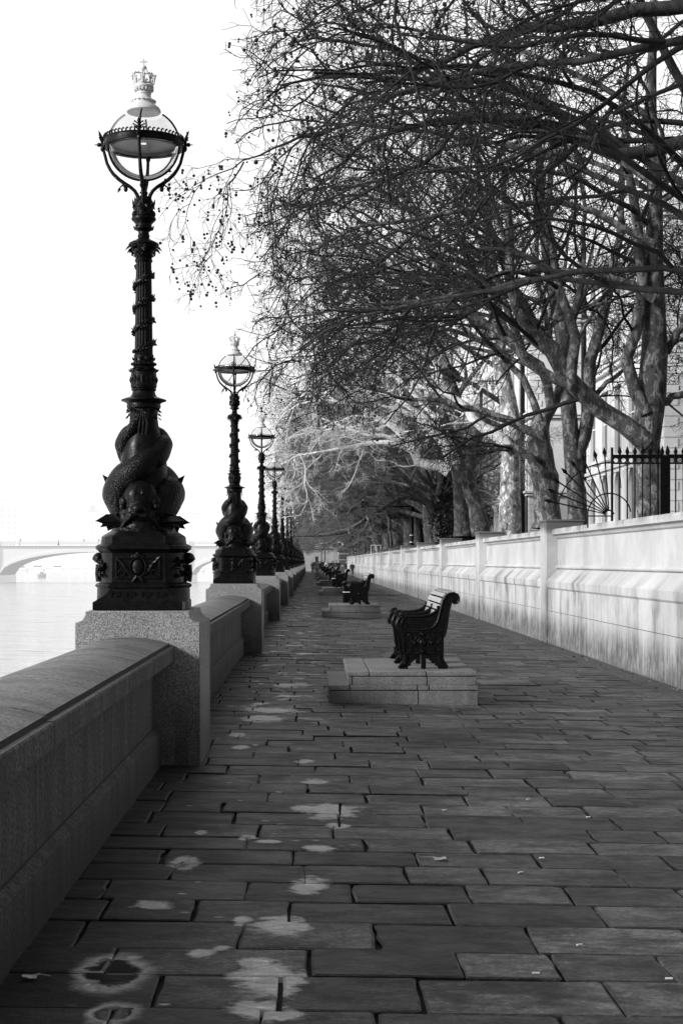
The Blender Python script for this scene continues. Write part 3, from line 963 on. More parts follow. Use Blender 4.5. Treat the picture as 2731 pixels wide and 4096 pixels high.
for j in range(8):
    a = 2 * PI * j / 8
    for (dr, z0, z1, r0, w_) in ((.018, 400, 455, .108, .028), (.024, 372, 425, .118, .024)):
        leaf(cap, pol(r0 - .02, a + dr * 8, zB(z0 - 30)), pol(r0 + dr + .012, a + dr * 8, zB(z1)), w_, pol(1, a, .4))
    leaf(cap, pol(.07, a, zB(490)), pol(.10, a, zB(455)), .022, pol(1, a, 0))
    leaf(cap, pol(.074, a, zA(1650)), pol(.094, a, zA(1545)), .026, pol(1, a, 0))
    leaf(cap, pol(.07, a + .39, zA(1600)), pol(.098, a + .39, zA(1660)), .022, pol(1, a, 0))
    cap.ell(pol(.079, a, zA(1843)), .008, 6, 5)
for j in range(4):
    a = -PI / 2 + PI / 2 * j
    cap.ell(pol(.068, a, zA(1712)), (.03, .03, .034), 10, 8)
cap.build('capital', IRON, colo, angle=30)
st = MB().lathe([(.024, zA(1550)), (.022, zA(1500)), (.034, zA(1490)), (.034, zA(1480)), (.02, zA(1472)), (.018, zA(1420)), (.03, zA(1412)), (.03, zA(1398)), (.018, zA(1390)), (.022, zA(1360)), (.03, zA(1348))], 12)
st.build('lantern_stem', IRON, lamp)

# --- lantern
lan = empty('lantern'); lan.parent = lamp
GZ = zA(985); GR = .283
gb = MB(); prof = [(GR * math.cos(t), GZ + GR * math.sin(t)) for t in np.linspace(-1.50, 0.06, 18)]
gb.lathe(prof, 40, cap=False)
gb.build('glass_globe', GLASS, lan, angle=180)
MB().lathe([(GR * math.cos(t), GZ + GR * math.sin(t)) for t in np.linspace(0.065, 1.02, 12)], 40, cap=False).build('opal_dome', OPAL, lan, angle=180)
rg = MB()
def ring_prof(mb, ro, ri, z0, z1, seg=56):
    mb.lathe([(ri, z0), (ro * .985, z0), (ro, z0 + .006), (ro, z0 + .018), (ro * .975, z0 + .024), (ro * .975, z1 - .012), (ro * .99, z1 - .008), (ro * .98, z1), (ri, z1), (ri, z0)], seg, cap=False)
ring_prof(rg, .331, .292, GZ - .030, GZ + .034)
for j in range(56):
    a = 2 * PI * j / 56
    p = [pol(.322, a, GZ + .03), pol(.324, a, GZ + .048), pol(.324, a + .035, GZ + .058), pol(.322, a + .06, GZ + .052)]
    rg.tube(p, [.0075, .0075, .007, .006], 5)
ring = rg.build('belt_ring', IRON, lan)
for j in range(4):
    a = -PI / 2 + PI / 2 * j + R(0)
    f = MB(); o = pol(1, a, 0); u = Vector((0, 0, 1)); s = u.cross(o)
    bs = pol(.334, a, GZ - .03)
    f.tube([bs, bs + o * .01 + u * .09, bs + o * .025 + u * .125], [.014, .012, .008], 6)
    leaf(f, bs + o * .018 + u * .10, bs + o * .038 + u * .155, .014, o)
    for q in (-1, 1):
        for (dz, l) in ((.072, .034), (.092, .042), (.114, .032)):
            f.tube([bs + o * .012 + u * (dz - .012), bs + o * .02 + u * dz + s * q * l * .6, bs + o * .022 + u * (dz + .008) + s * q * l], [.005, .006, .003], 5)
            f.ell(bs + o * .022 + u * (dz + .008) + s * q * l, .0075, 6, 5)
    f.tube([bs + u * .03, bs + u * .03 + o * .045], [.012, .010], 6); f.ell(bs + u * .03 + o * .03, (.018, .018, .018), 8, 6)
    leaf(f, bs + u * .03 + o * .035, bs + u * .03 + o * .075, .012, u)
    f.ell(bs + u * .0, (.02, .02, .03), 8, 6)
    f.build('finial', IRON, lan)
for j in range(4):
    a = -PI / 2 + PI / 2 * j
    br = MB()
    path = [(425, 1000), (420, 1040), (405, 1095), (383, 1180), (350, 1245), (318, 1290), (255, 1350), (190, 1395), (140, 1425), (95, 1465), (68, 1510), (56, 1555)]
    br.tube([pol(r * GA, a, zA(z)) for r, z in path], [.012, .012, .013, .013, .014, .015, .016, .016, .015, .015, .016, .016], 8)
    br.tube([pol(r * GA, a, zA(z)) for r, z in ((225, 1372), (205, 1410), (190, 1440), (180, 1462))], [.012, .011, .012, .006], 6)
    br.ell(pol(188 * GA, a, zA(1448)), (.018, .018, .024), 8, 6)
    br.tube([pol(r * GA, a, zA(z)) for r, z in ((195, 1412), (225, 1410), (248, 1428))], [.008, .007, .005], 5)
    leaf(br, pol(240 * GA, a, zA(1420)), pol(275 * GA, a, zA(1490)), .014, Vector((0, 0, 1)).cross(pol(1, a, 0)))
    br.build('bracket', IRON, lan)
    rb = MB()
    rb.tube([pol(GR * 1.028 * math.cos(t), a, GZ + GR * 1.028 * math.sin(t)) for t in np.linspace(-1.48, 1.02, 24)], .0085, 6)
    rb.build('rib', IRON, lan)
il = MB().lathe([(.255, GZ - .026), (.262, GZ - .005), (.10, GZ + .008), (.03, GZ + .01)], 32, cap=False)
il.build('inner_reflector', LAMPHEAD, lan)
cp = MB()
cp.lathe([(.136, zA(648)), (.141, zA(640)), (.138, zA(622)), (.128, zA(600)), (.104, zA(578)), (.094, zA(562)), (.092, zA(555)), (.09, zA(538)), (.098, zA(530)), (.086, zA(518)), (.07, zA(505)), (.06, zA(485)), (.056, zA(466)), (.062, zA(458)), (.061, zA(442)), (.056, zA(438)), (.066, zA(425)), (.07, zA(405)), (.078, zA(400)), (.083, zA(388)), (.081, zA(372)), (.07, zA(366)), (.05, zA(362))], 32)
for j in range(16):
    a = 2 * PI * j / 16
    leaf(cp, pol(.09, a, zA(520)), pol(.106, a, zA(540)), .016, pol(1, a, 0)); cp.ell(pol(.071, a, zA(412)), (.012, .012, .014), 6, 5)
cpo = cp.build('lantern_cap', GILT, lan, angle=30)
cw = MB()
cw.lathe([(.078, zA(366)), (.08, zA(352)), (.077, zA(346))], 24, cap=False)
for j in range(8):
    a = 2 * PI * j / 8 - PI / 2
    cw.tube([pol(.078, a, zA(352)), pol(.084, a, zA(320)), pol(.092, a, zA(285)), pol(.096, a, zA(268))], [.011, .009, .007, .006], 6)
    for q in (-1, 1): cw.tube([pol(.084, a, zA(330)), pol(.09, a + q * .16, zA(300)), pol(.093, a + q * .2, zA(285))], [.006, .005, .006], 5)
    cw.ell(pol(.097, a, zA(262)), .009, 8, 6)
    leaf(cw, pol(.079, a + .39, zA(350)), pol(.088, a + .39, zA(312)), .014, pol(1, a + .39, 0))
for j in range(4):
    a = PI / 2 * j - PI / 2 + .4
    pts = [pol(r, a, z) for r, z in ((.093, zA(275)), (.09, zA(255)), (.07, zA(240)), (.045, zA(234)), (.02, zA(236)), (.008, zA(245)))]
    cw.tube(pts, .006, 6)
    for p in pts[1:4]: cw.ell(p + Vector((0, 0, .009)), .008, 6, 5)
cw.tube([(0, 0, zA(362)), (0, 0, zA(300)), (0, 0, zA(205))], [.016, .012, .009], 8)
cw.ell((0, 0, zA(183)), .025, 12, 8)
cw.lathe([(.0262, zA(187)), (.0262, zA(180))], 16)
cw.box(-.006, -.004, zA(160), .006, .004, zA(85)).box(-.03, -.0045, zA(122), .03, .0045, zA(108))
cw.build('crown', GILT, lan)

for i, yy in enumerate(LY):
    o = lamp if i == 0 else copy_tree(lamp)
    o.location = (LX, yy, ZB - .006)
    tag(o, ('big black iron dolphin lamp, first on the parapet, its crown clear against the sky' if i == 0 else f'{ORD[i]} black iron dolphin lamp along the parapet, on the {ORD[i]} pedestal'), 'street lamp', 'dolphin lamps along the parapet')
# ------------------------------------------------------------------ granite steps and swan benches
KI = .000745
def I(px, pz): return ((px - 780) * KI, (1545 - pz) * KI)

PLY = [17.28, 43.8, 72.5, 101.5, 130.5, 159.5, 188.5]
PLX = [0.0, .10, .12, .13, .15, .15, .15]

pl = empty('stone_plinth')
def course(name, x0, x1, y1, z0, zr, z1, joints, yjoints):
    """risers and oversailing cover slabs of one step, with open joints"""
    ris = MB(); cov = MB(); gp = .005
    xs = [x0] + joints[0] + [x1]
    for a, b_ in zip(xs[:-1], xs[1:]):
        ris.box(a + gp, .012, z0, b_ - gp, .33, zr - .006)
    ys = [.34] + yjoints + [y1]
    for a, b_ in zip(ys[:-1], ys[1:]):
        ris.box(x0 + .012, a + gp, z0, x0 + .33, b_ - gp, zr - .006)
    ris.box(x0 + .03, .03, z0, x1 - .02, y1 - .01, zr - .012)
    xs = [x0 - .008] + joints[1] + [x1 + .004]
    for a, b_ in zip(xs[:-1], xs[1:]):
        ysl = [0.0, .62 + .1 * ((a * 7) % 1), 1.35, y1]
        for c, e in zip(ysl[:-1], ysl[1:]):
            cov.box(a + gp, c + (gp if c else 0), zr, b_ - gp, e - gp, z1)
    r_ = ris.build(name, STEP, pl); bevel(r_, .006, 2)
    c_ = cov.build('cover_slab', STEP, r_); bevel(c_, .007, 2)
course('lower_step', .19, 1.885, 2.30, -.06, .145, .20, ([1.21], [.43, 1.20, 1.33]), [1.2])
course('upper_step', .405, 1.868, 2.32, .2, .305, .357, ([.46, 1.31], [.655, 1.30]), [1.25])

bench = empty('swan_bench')
panel = [(470, 1300), (455, 1250), (440, 1100), (428, 1000), (400, 930), (362, 890), (420, 800), (520, 905), (700, 938), (860, 925), (940, 880), (985, 800), (1010, 720), (1030, 640), (1045, 560), (1068, 475), (1108, 405), (1168, 362), (1250, 348),
         (1300, 372), (1330, 420), (1334, 470), (1318, 512), (1290, 535), (1245, 535), (1208, 508), (1196, 540), (1176, 620), (1160, 760), (1140, 920), (1120, 1010), (1086, 1062), (1088, 1340), (1070, 1370), (900, 1350), (840, 1318), (780, 1340), (720, 1318), (640, 1360), (560, 1380), (480, 1350)]
arm = [(405, 840), (420, 805), (445, 765), (500, 727), (560, 719), (700, 721), (800, 712), (880, 690), (945, 652), (985, 612), (1000, 580), (1020, 600), (1005, 660), (975, 775), (905, 848), (830, 905), (700, 930), (520, 900), (430, 870)]
for k, yy in enumerate((.03, .95, 1.87)):
    fr = MB()
    fr.prism([I(*p) for p in panel], yy - .032, yy + .032)
    fr.prism([I(*p) for p in arm], yy - .026, yy + .026)
    fr.prism([I(*p) for p in [(472, 1300), (470, 1370), (432, 1448), (385, 1495), (372, 1520), (398, 1544), (528, 1544), (535, 1505), (582, 1492), (572, 1462), (640, 1405), (722, 1350), (722, 1300)]], yy - .027, yy + .027)
    fr.prism([I(*p) for p in [(1086, 1300), (1085, 1380), (1120, 1448), (1158, 1490), (1158, 1522), (1130, 1544), (1004, 1544), (992, 1503), (948, 1490), (962, 1458), (900, 1438), (850, 1385), (806, 1345), (806, 1300)]], yy - .027, yy + .027)
    # raised rims
    rim = [(440, 1100), (455, 1250), (470, 1300)]
    backc = [(700, 945), (860, 932), (945, 885), (1000, 790), (1030, 660), (1056, 560), (1080, 475), (1118, 415), (1175, 374), (1250, 362), (1300, 385), (1322, 430), (1320, 480), (1292, 522), (1250, 520), (1222, 490), (1228, 450), (1262, 435), (1282, 462), (1262, 482)]
    for s in (-1, 1):
        fr.tube([(I(*p)[0], yy + s * .030, I(*p)[1]) for p in backc], .0135, 8)
        fr.tube([(I(*p)[0], yy + s * .030, I(*p)[1]) for p in [(1205, 515), (1170, 640), (1152, 780), (1130, 930), (1105, 1020), (1075, 1070), (1076, 1330)]], .011, 6)
        fr.tube([(I(*p)[0], yy + s * .024, I(*p)[1]) for p in [(430, 830), (450, 780), (505, 738), (560, 730), (700, 732), (800, 722), (885, 702), (955, 660), (995, 615)]], .014, 8)
        # bosses, rosettes, feathers and border of the side panel
        for (px, pz, r) in ((765, 1140, .048), (638, 1142, .026), (905, 1142, .026), (762, 1005, .024), (762, 1275, .024)):
            x, z = I(px, pz)
            fr.ell((x, yy + s * .032, z), (r, .024, r), 14, 8)
            fr.tube([(x + r * 1.35 * math.cos(t), yy + s * .034, z + r * 1.35 * math.sin(t)) for t in np.linspace(0, 2 * PI, 17)], .006, 5)
        for seg in (((470, 970), (1040, 970)), ((480, 1310), (1050, 1310)), ((590, 975), (590, 1305)), ((940, 975), (940, 1305)), ((475, 985), (475, 1300)), ((1050, 985), (1050, 1300))):
            fr.tube([(I(*p)[0], yy + s * .034, I(*p)[1]) for p in seg], .007, 5)
        rr = random.Random(k + 3)
        for j in range(46):
            px, pz = rr.uniform(500, 1030), rr.uniform(990, 1295)
            if math.hypot(px - 765, pz - 1140) < 90: continue
            x, z = I(px, pz); a = rr.uniform(0, 6.28)
            leaf(fr, (x, yy + s * .030, z), (x + .03 * math.cos(a), yy + s * .040, z + .03 * math.sin(a)), .012, (0, s, 0))
        for row in range(4):                                                   # wing feathers on the arm panel
            for j in range(5):
                px = 540 + 62 * j + 10 * row; pz = 765 + 36 * row + 6 * j
                x, z = I(px, pz); leaf(fr, (x, yy + s * .025, z), (x + .075, yy + s * .034, z - .006), .014, (0, s, 0))
        x, z = I(462, 868)
        fr.tube([(x + .03 * math.cos(t), yy + s * .032, z + .03 * math.sin(t)) for t in np.linspace(0, 2 * PI, 17)], .008, 6)
    x, z = I(1002, 582); fr.ell((x, yy, z), (.018, .04, .018), 10, 8)
    # feet: front and back claw feet, centre post
    f = fr
    f.tube([(I(500, 1340)[0], yy, I(500, 1340)[1]), (I(505, 1420)[0], yy, I(505, 1420)[1]), (I(480, 1480)[0], yy, I(480, 1480)[1]), (I(450, 1518)[0], yy, I(450, 1518)[1])], [.05, .038, .034, .026], 10)
    for q in (-1, 0, 1):
        f.tube([(I(480, 1470)[0], yy + q * .012, I(480, 1470)[1]), (I(430, 1480)[0], yy + q * .024, I(430, 1480)[1]), (I(395, 1505)[0], yy + q * .030, .016)], [.02, .02, .015], 8)
    f.box(I(430, 0)[0], yy - .036, 0, I(532, 0)[0], yy + .036, .022)
    f.tube([(I(1030, 1340)[0], yy, I(1030, 1340)[1]), (I(1035, 1410)[0], yy, I(1035, 1410)[1]), (I(1075, 1480)[0], yy, I(1075, 1480)[1]), (I(1105, 1515)[0], yy, I(1105, 1515)[1])], [.05, .042, .036, .026], 10)
    for q in (-1, 0, 1):
        f.tube([(I(1075, 1470)[0], yy + q * .012, I(1075, 1470)[1]), (I(1115, 1485)[0], yy + q * .024, I(1115, 1485)[1]), (I(1150, 1508)[0], yy + q * .030, .016)], [.02, .02, .015], 8)
    f.box(I(1005, 0)[0], yy - .036, 0, I(1130, 0)[0], yy + .036, .022)
    f.box(I(738, 0)[0], yy - .03, 0, I(812, 0)[0], yy + .03, I(0, 1310)[1])
    fo = fr.build('end_frame', IRON, bench, angle=32)
    nk = MB()
    P = [(398, 930), (372, 880), (372, 840), (385, 795), (415, 755), (452, 735), (478, 712), (476, 690), (455, 680)]
    nk.tube([(I(*p)[0], yy, I(*p)[1]) for p in P], [.034, .034, .032, .027, .025, .026, .028, .026, .02], 12)
    nk.ell((I(440, 0)[0], yy, I(0, 700)[1]), (.036, .026, .027), 12, 8)
    nk.tube([(I(425, 0)[0], yy, I(0, 705)[1]), (I(400, 0)[0], yy, I(0, 725)[1]), (I(382, 0)[0], yy, I(0, 745)[1])], [.022, .017, .008], 8)
    for s in (-1, 1): nk.ell((I(428, 0)[0], yy + s * .022, I(0, 694)[1]), .007, 8, 6)
    nk.build('swan_head', IRON, fo)
# slats
def slat(name, pa, pb, th=.022):
    (xa, za), (xb, zb) = I(*pa), I(*pb)
    d = Vector((xb - xa, 0, zb - za)); nrm = Vector((-d.z, 0, d.x)).normalized() * th
    pts = [(xa, za), (xb, zb), (xb + nrm.x, zb + nrm.z), (xa + nrm.x, za + nrm.z)]
    o = MB().prism(pts, .035, 1.865).build(name, WOOD, bench, smooth=False); bevel(o, .004, 2)
for a, b_ in (((470, 912), (560, 925)), ((580, 928), (670, 938)), ((690, 940), (780, 938)), ((800, 935), (880, 918))):
    slat('seat_slat', a, b_)
for a, b_ in (((965, 835), (990, 765)), ((1000, 740), (1022, 655)), ((1028, 630), (1048, 548)), ((1052, 530), (1080, 452)), ((1088, 436), (1135, 385)), ((1150, 376), (1230, 356))):
    slat('back_slat', a, b_)

PLAB = ['two-step granite plinth with open slab joints under the closest bench', 'granite plinth under the second bench, a dark bin just beyond it']
for i in range(7):
    o = pl if i == 0 else copy_tree(pl)
    o.location = (PLX[i], PLY[i], gz(1.0) + .012)
    tag(o, PLAB[i] if i < 2 else f'two-step granite plinth under the {ORD[i]} bench of the row', 'plinth', 'granite plinths under the benches')
    p = bench if i == 0 else copy_tree(bench)
    p.location = (1.300 + PLX[i], PLY[i] + .42, gz(1.0) + .012 + .3575)
    tag(p, 'black iron bench with swan-headed arms and glossy slats, the closest one' if i == 0 else f'{ORD[i]} black iron swan bench along the promenade, on the {ORD[i]} plinth', 'bench', 'swan benches facing the river')

# ------------------------------------------------------------------ litter bins
def bin_(loc, w_, h, label):
    root = empty('litter_bin', loc); tag(root, label, 'litter bin', 'dark litter bins behind the bench plinths')
    b = MB(); k = w_ / 2
    def sq(h_, z, c=.03): return [(-h_ + c, -h_, z), (h_ - c, -h_, z), (h_, -h_ + c, z), (h_, h_ - c, z), (h_ - c, h_, z), (-h_ + c, h_, z), (-h_, h_ - c, z), (-h_, -h_ + c, z)]
    b.loft([sq(k * .86, 0), sq(k * .86, .05), sq(k * .9, .06), sq(k * .96, h * .66), sq(k * .96, h * .86)])
    for s in np.linspace(-.7, .7, 6):
        for q in (-1, 1):
            b.box(s * k - .012, q * k * .95 - .008, .08, s * k + .012, q * k * .95 + .008, h * .60)
            b.box(q * k * .95 - .008, s * k - .012, .08, q * k * .95 + .008, s * k + .012, h * .60)
    b.build('bin_body', IRON, root, smooth=False)
    MB().loft([sq(k * .99, h * .665), sq(k * .99, h * .685)]).build('band', FACADEL, root, smooth=False)
    l = MB().loft([sq(k * 1.02, h * .90), sq(k * 1.06, h * .92), sq(k * 1.06, h * .96), sq(k * .8, h)])
    for sx in (-1, 1):
        for sy in (-1, 1): l.box(sx * k * .85 - .02, sy * k * .85 - .02, h * .85, sx * k * .85 + .02, sy * k * .85 + .02, h * .91)
    l.build('lid', IRON, root, smooth=False)
bin_((1.20, 46.75, gz(1.2)), .50, 1.02, 'dark square litter bin with a pale band, behind the second bench')
bin_((1.22, 75.6, gz(1.2)), .46, 1.17, 'taller plain dark litter bin, behind the third bench')

# ------------------------------------------------------------------ drain cover, leaves and litter on the paving
hc = empty('access_cover', (2.62, 20.6, gz(2.62) + .004)); tag(hc, 'dark speckled rectangular access cover set in the paving beside the closest plinth', 'access cover')
MB().box(-.72, -.38, -.03, .0, .38, .004).build('cover_plate', GRANITE, hc, (.36, 0, 0)); MB().box(-.41, -.41, -.03, .41, .41, .0).build('cover_frame', JOINT, hc)

def dry_leaf(x, y, s, rz, label, mat=LEAF, name='dry_leaf', cat='leaf', grp=None):
    b = MB(); pts = []
    for i in range(20):
        a = 2 * PI * i / 20
        r = s * (1.0 if i % 4 == 0 else .62 + .1 * (i % 3)) * (1 - .25 * math.cos(a))
        pts.append((r * math.cos(a), .72 * r * math.sin(a), .006 + .35 * s * abs(math.sin(a * 1.5 + x)) * (.5 + .5 * math.cos(2 * a))))
    vs = pts + [(0, 0, .012)] + [(p[0], p[1], p[2] - .003) for p in pts] + [(0, 0, .009)]
    b.add(vs, [(i, (i + 1) % 20, 20) for i in range(20)] + [(21 + (i + 1) % 20, 21 + i, 41) for i in range(20)] + [(i, 21 + i, 21 + (i + 1) % 20, (i + 1) % 20) for i in range(20)])
    b.tube([(0, 0, .012), (s * .9, -.1 * s, .014), (s * 1.7, -.35 * s, .008)], [.002, .002, .0015], 4)
    o = b.build(name, mat, None, (x, y, gz(x) + .003)); o.rotation_euler = (0, 0, rz)
    return tag(o, label, cat, grp)
def gpt(x, y):                     # a spot on the paving under a bearing
    d = FPX * EYE / (y - 1290); return (x - 716) * d / FPX, d
x, y = gpt(1005, 1972); dry_leaf(x, y, .055, 2.9, 'curled pale dry leaf lying alone on the open paving')
x, y = gpt(425, 1990); dry_leaf(x, y, .05, 1.2, 'crumpled pale leaf on the slabs near the foot of the parapet')
x, y = gpt(75, 2258); dry_leaf(x, y, .04, .2, 'small thin white scrap at the dark foot of the parapet', PAPER, 'paper_scrap', 'litter')
x, y = gpt(685, 1397); dry_leaf(x, y, .19, .2, 'white paper sheet on the paving beyond the first bench, toward the parapet', PAPER, 'paper_sheet', 'litter')
for (px, py) in ((1020, 1859), (1243, 1966), (1212, 1831), (1230, 2232), (1330, 2165), (1350, 1870), (1575 - 40, 2240), (1195, 2000)):
    x, y = gpt(px, py); a = random.uniform(0, 3)
    o = MB().tube([(-.014, 0, .0045), (.014, 0, .0045)], .0042, 8).build('cigarette_end', PAPER, None, (x, y, gz(x) + .004)); o.rotation_euler = (0, 0, a * .3)
    tag(o, 'tiny white cigarette end lying on the open paving', 'cigarette end', 'cigarette ends scattered on the paving')

# ------------------------------------------------------------------ people
def person(loc, h, face, top, legs, hair, label, stride=.12, coat=False, arm=0.0, group='walkers at the far end of the promenade', sit=False):
    root = empty('person', loc, face); tag(root, label, 'person', group)
    root.scale = (h / 1.75,) * 3
    sk = MB(); tr = MB(); jk = MB(); hr = MB()
    hip = .92
    sk.ell((0, .012, 1.63), (.075, .095, .115), 14, 10); sk.ell((0, .085, 1.60), (.035, .035, .05), 8, 6)
    sk.ell((0, .108, 1.615), (.012, .018, .02), 6, 5)
    for q in (-1, 1):
        sk.ell((q * .075, .0, 1.62), (.012, .02, .03), 6, 5)
    sk.tube([(0, 0, 1.40), (0, .008, 1.56)], [.065, .052], 10)
    sk.tube([(0, 0, .95), (0, 0, 1.15), (0, -.01, 1.35), (0, 0, 1.45)], [.13, .12, .14, .07], 12)
    jk.tube([(0, 0, .60 if coat else .88), (0, 0, .98), (0, 0, 1.15), (0, -.008, 1.33), (0, 0, 1.44), (0, 0, 1.475)], [.19 if coat else .165, .165, .155, .175, .13, .075], 14)
    for q in (-1, 1):
        s = q * stride
        L = [(q * .09, 0, hip), (q * .10, s * .7 + .03, .50), (q * .10, s - (.07 if s < 0 else 0), .09)]
        sk.tube(L, [.085, .058, .04], 10); sk.tube([(q * .10, s - .08, .045), (q * .105, s + .06, .04), (q * .11, s + .14, .03)], [.04, .042, .03], 8)
        tr.tube([(0, 0, hip + .06), L[0], L[1], (L[2][0], L[2][1], .07)], [.12, .11, .078, .068], 12)
        fw = -q * stride * 1.1 + arm
        A = [(q * .185, 0, 1.41), (q * .235, fw * .4 - .02, 1.14), (q * .225, fw + .04 + arm * .6, .90 + abs(arm) * .5)]
        sk.tube(A, [.055, .042, .03], 10)
        jk.tube([(q * .10, 0, 1.42), A[0], A[1], (A[2][0], A[2][1] - .005, A[2][2] + .03)], [.08, .078, .062, .05], 12)
        hx, hy, hz = A[2]
        sk.ell((hx, hy, hz - .045), (.018, .035, .045), 8, 6)
        for f in range(4):
            l = (.062, .075, .07, .055)[f]; yy = hy + .027 - .018 * f
            sk.tube([(hx, yy, hz - .075), (hx - q * .006, yy, hz - .075 - l * .55), (hx - q * .02, yy + .004, hz - .075 - l)], [.0095, .009, .007], 6)
        sk.tube([(hx, hy + .03, hz - .03), (hx - q * .01, hy + .055, hz - .06), (hx - q * .015, hy + .058, hz - .085)], [.011, .0095, .008], 6)
    hr.ell((0, -.012, 1.665), (.086, .098, .10), 14, 10); hr.ell((0, -.05, 1.60), (.075, .06, .09), 10, 8)
    remesh(sk, 'body', SKIN, .016, root, 1)
    remesh(tr, 'trousers', legs, .022, root, 2)
    remesh(jk, 'jacket', top, .024, root, 2)
    hr.build('hair', hair, root)
    sh = MB()
    for q in (-1, 1):
        s = q * stride
        sh.tube([(q * .10, s - .095, .05), (q * .105, s + .05, .05), (q * .11, s + .16, .036)], [.048, .05, .034], 10)
    sh.build('shoes', CLOTHD, root)
    return root

def pz(zx, d): return (688.98 + .10985 * zx - 716) * d / FPX
PEOPLE = [
    (1090, 163, 1.62, PI, CLOTHD, CLOTHM, HAIR, 'person in dark jacket and paler trousers walking near the garden wall', .14, False, .10),
    (955, 205, 1.70, PI * .95, CLOTHD, CLOTHD, HAIR, 'person with long dark coat between the swan benches and the garden wall', .10, True, 0),
    (1030, 212, 1.74, 0, CLOTHL, CLOTHD, HAIR, 'person with a pale scarf-light top facing the viewer beside the garden wall', .10, False, 0),
    (260, 214, 1.63, 0, CLOTHD, CLOTHD, HAIR, 'person in dark coat walking closest to the parapet', .16, True, 0),
    (395, 211, 1.66, .1, CLOTHD, CLOTHD, HAIR, 'slim person in long dark coat stepping just off the parapet side', .05, True, 0),
    (470, 240, 1.88, PI, CLOTHD, CLOTHM, HAIR, 'tall broad person in dark jacket with hands low, seen before the pale end wall', .10, False, 0),
    (350, 236, 1.70, 0, CLOTHD, CLOTHD, HAIR, 'dark-clothed person partly hidden behind the walkers by the parapet', .08, False, 0),
    (310, 243, 1.86, PI, CLOTHD, CLOTHD, HAIRL, 'pale-haired person in dark clothes far off by the parapet', .08, False, 0),
    (550, 236, 1.72, PI, CLOTHL, CLOTHL, HAIRL, 'person in all pale clothing walking in front of the end wall', .10, False, 0),
    (630, 228, 1.74, 0, CLOTHD, CLOTHM, HAIRL, 'pale-haired person in dark jacket behind the far benches', .10, False, 0),
    (715, 238, 1.85, PI, CLOTHM, CLOTHD, HAIR, 'person in mid-grey jacket behind the far benches', .10, False, 0),
    (760, 196, 1.80, PI * .9, CLOTHD, CLOTHD, HAIR, 'stout person in dark coat standing by the far benches', .06, True, 0),
    (285, 226, 1.72, PI, CLOTHD, CLOTHM, HAIR, 'dark person with paler trousers right behind the walker by the parapet', .12, False, 0),
    (425, 228, 1.70, 0, CLOTHD, CLOTHD, HAIR, 'dark person half hidden between the slim and the tall walker', .08, True, 0),
    (590, 244, 1.74, PI, CLOTHD, CLOTHD, HAIR, 'dark person right beside the one in pale clothing', .08, False, 0),
    (675, 232, 1.80, 0, CLOTHD, CLOTHD, HAIR, 'dark person over the farthest benches, before the stout one', .08, True, 0),
    (735, 214, 1.76, PI, CLOTHD, CLOTHD, HAIR, 'dark person at the shoulder of the stout one by the far benches', .08, True, 0),
    (980, 216, 1.68, PI, CLOTHD, CLOTHD, HAIR, 'dark person between the two walkers by the garden wall', .08, False, 0),
    (800, 222, 1.78, 0, CLOTHD, CLOTHD, HAIRL, 'person in dark jacket beside the foot of the stairs', .08, False, 0),
]
for (zx, d, h, fc, tp, lg, hr_, lab, st_, ct, ar) in PEOPLE:
    x = pz(zx, d)
    person((x, d, gz(x)), h, fc, tp, lg, hr_, lab, st_, ct, ar)

# ------------------------------------------------------------------ end of the promenade
aw = tag(empty('abutment_wall', (0, 250, 0)), 'pale stone abutment wall with cornice closing the far end of the promenade', 'wall')
b = MB().box(-2.0, 0, -.2, 4.1, 6, 3.74).box(-2.0, .12, 3.98, 3.7, 5.9, 4.5).box(-2.0, .1, 4.5, 3.75, 5.95, 4.58)
b.build('wall_face', ENDWALL, aw); MB().box(-2.0, -.3, 3.74, 4.3, 6, 3.98).build('cornice', ENDWALL, aw)
MB().box(3.45, -.35, -.2, 4.35, 6, 4.72).box(3.4, -.42, 3.9, 4.4, 0, 4.05).build('buttress', ENDWALL, aw)
MB().box(.55, -.01, -.1, 1.05, .5, 2.45).build('door', PANE, aw)
for (x0, x1) in ((1.5, 1.58), (2.05, 2.15)): MB().box(x0, -.05, -.1, x1, .1, 3.7).build('downpipe', CLOTHM, aw)
stt = tag(empty('stone_stairs', (4.36, 236, 0)), 'dark stone stairs with pale edges rising beside the abutment wall', 'stairs')
for i in range(24):
    o = MB().box(0, .42 * i, -.2 if i == 0 else .16 * i, 1.95, 10.5, .16 * (i + 1) - .004).build('stair_step', CLOTHM, stt, smooth=False)
    if i % 6 == 5: MB().box(0, .42 * i - .01, .16 * (i + 1) - .07, 1.95, .42 * i + .3, .16 * (i + 1)).build('pale_edge', FACADEL, o, smooth=False)
ks = tag(empty('kiosk', (6.4, 250, 4.0)), 'small dark kiosk with flat awning above the stairs', 'kiosk')
MB().box(-1.1, 0, -3, .8, 1.6, .9).build('cabin', CLOTHD, ks); MB().box(-1.2, -.6, .9, .95, 1.7, 1.02).build('awning', CLOTHD, ks); MB().tube([(.1, .4, 1.0), (.1, .4, 1.5)], .12, 8).build('chimney_cap', CLOTHD, ks)
tb = tag(empty('terrace_building', (7, 300, 3)), 'low pale building above the end of the stairs', 'building')
MB().box(-3.2, 0, -3, 9, 8, 4.0).build('wall', FACADE, tb); MB().box(-3.4, -.3, 4.0, 9.2, 8.3, 4.4).build('cornice', FACADEL, tb)
lp = tag(empty('lantern_post', (4.2, 240, gz(4.2))), 'slim post with a pale lantern beside the foot of the stairs', 'lantern')
MB().lathe([(.07, 0), (.07, .4), (.035, .5), (.03, 2.6), (.06, 2.7)], 10).build('post', CLOTHM, lp)
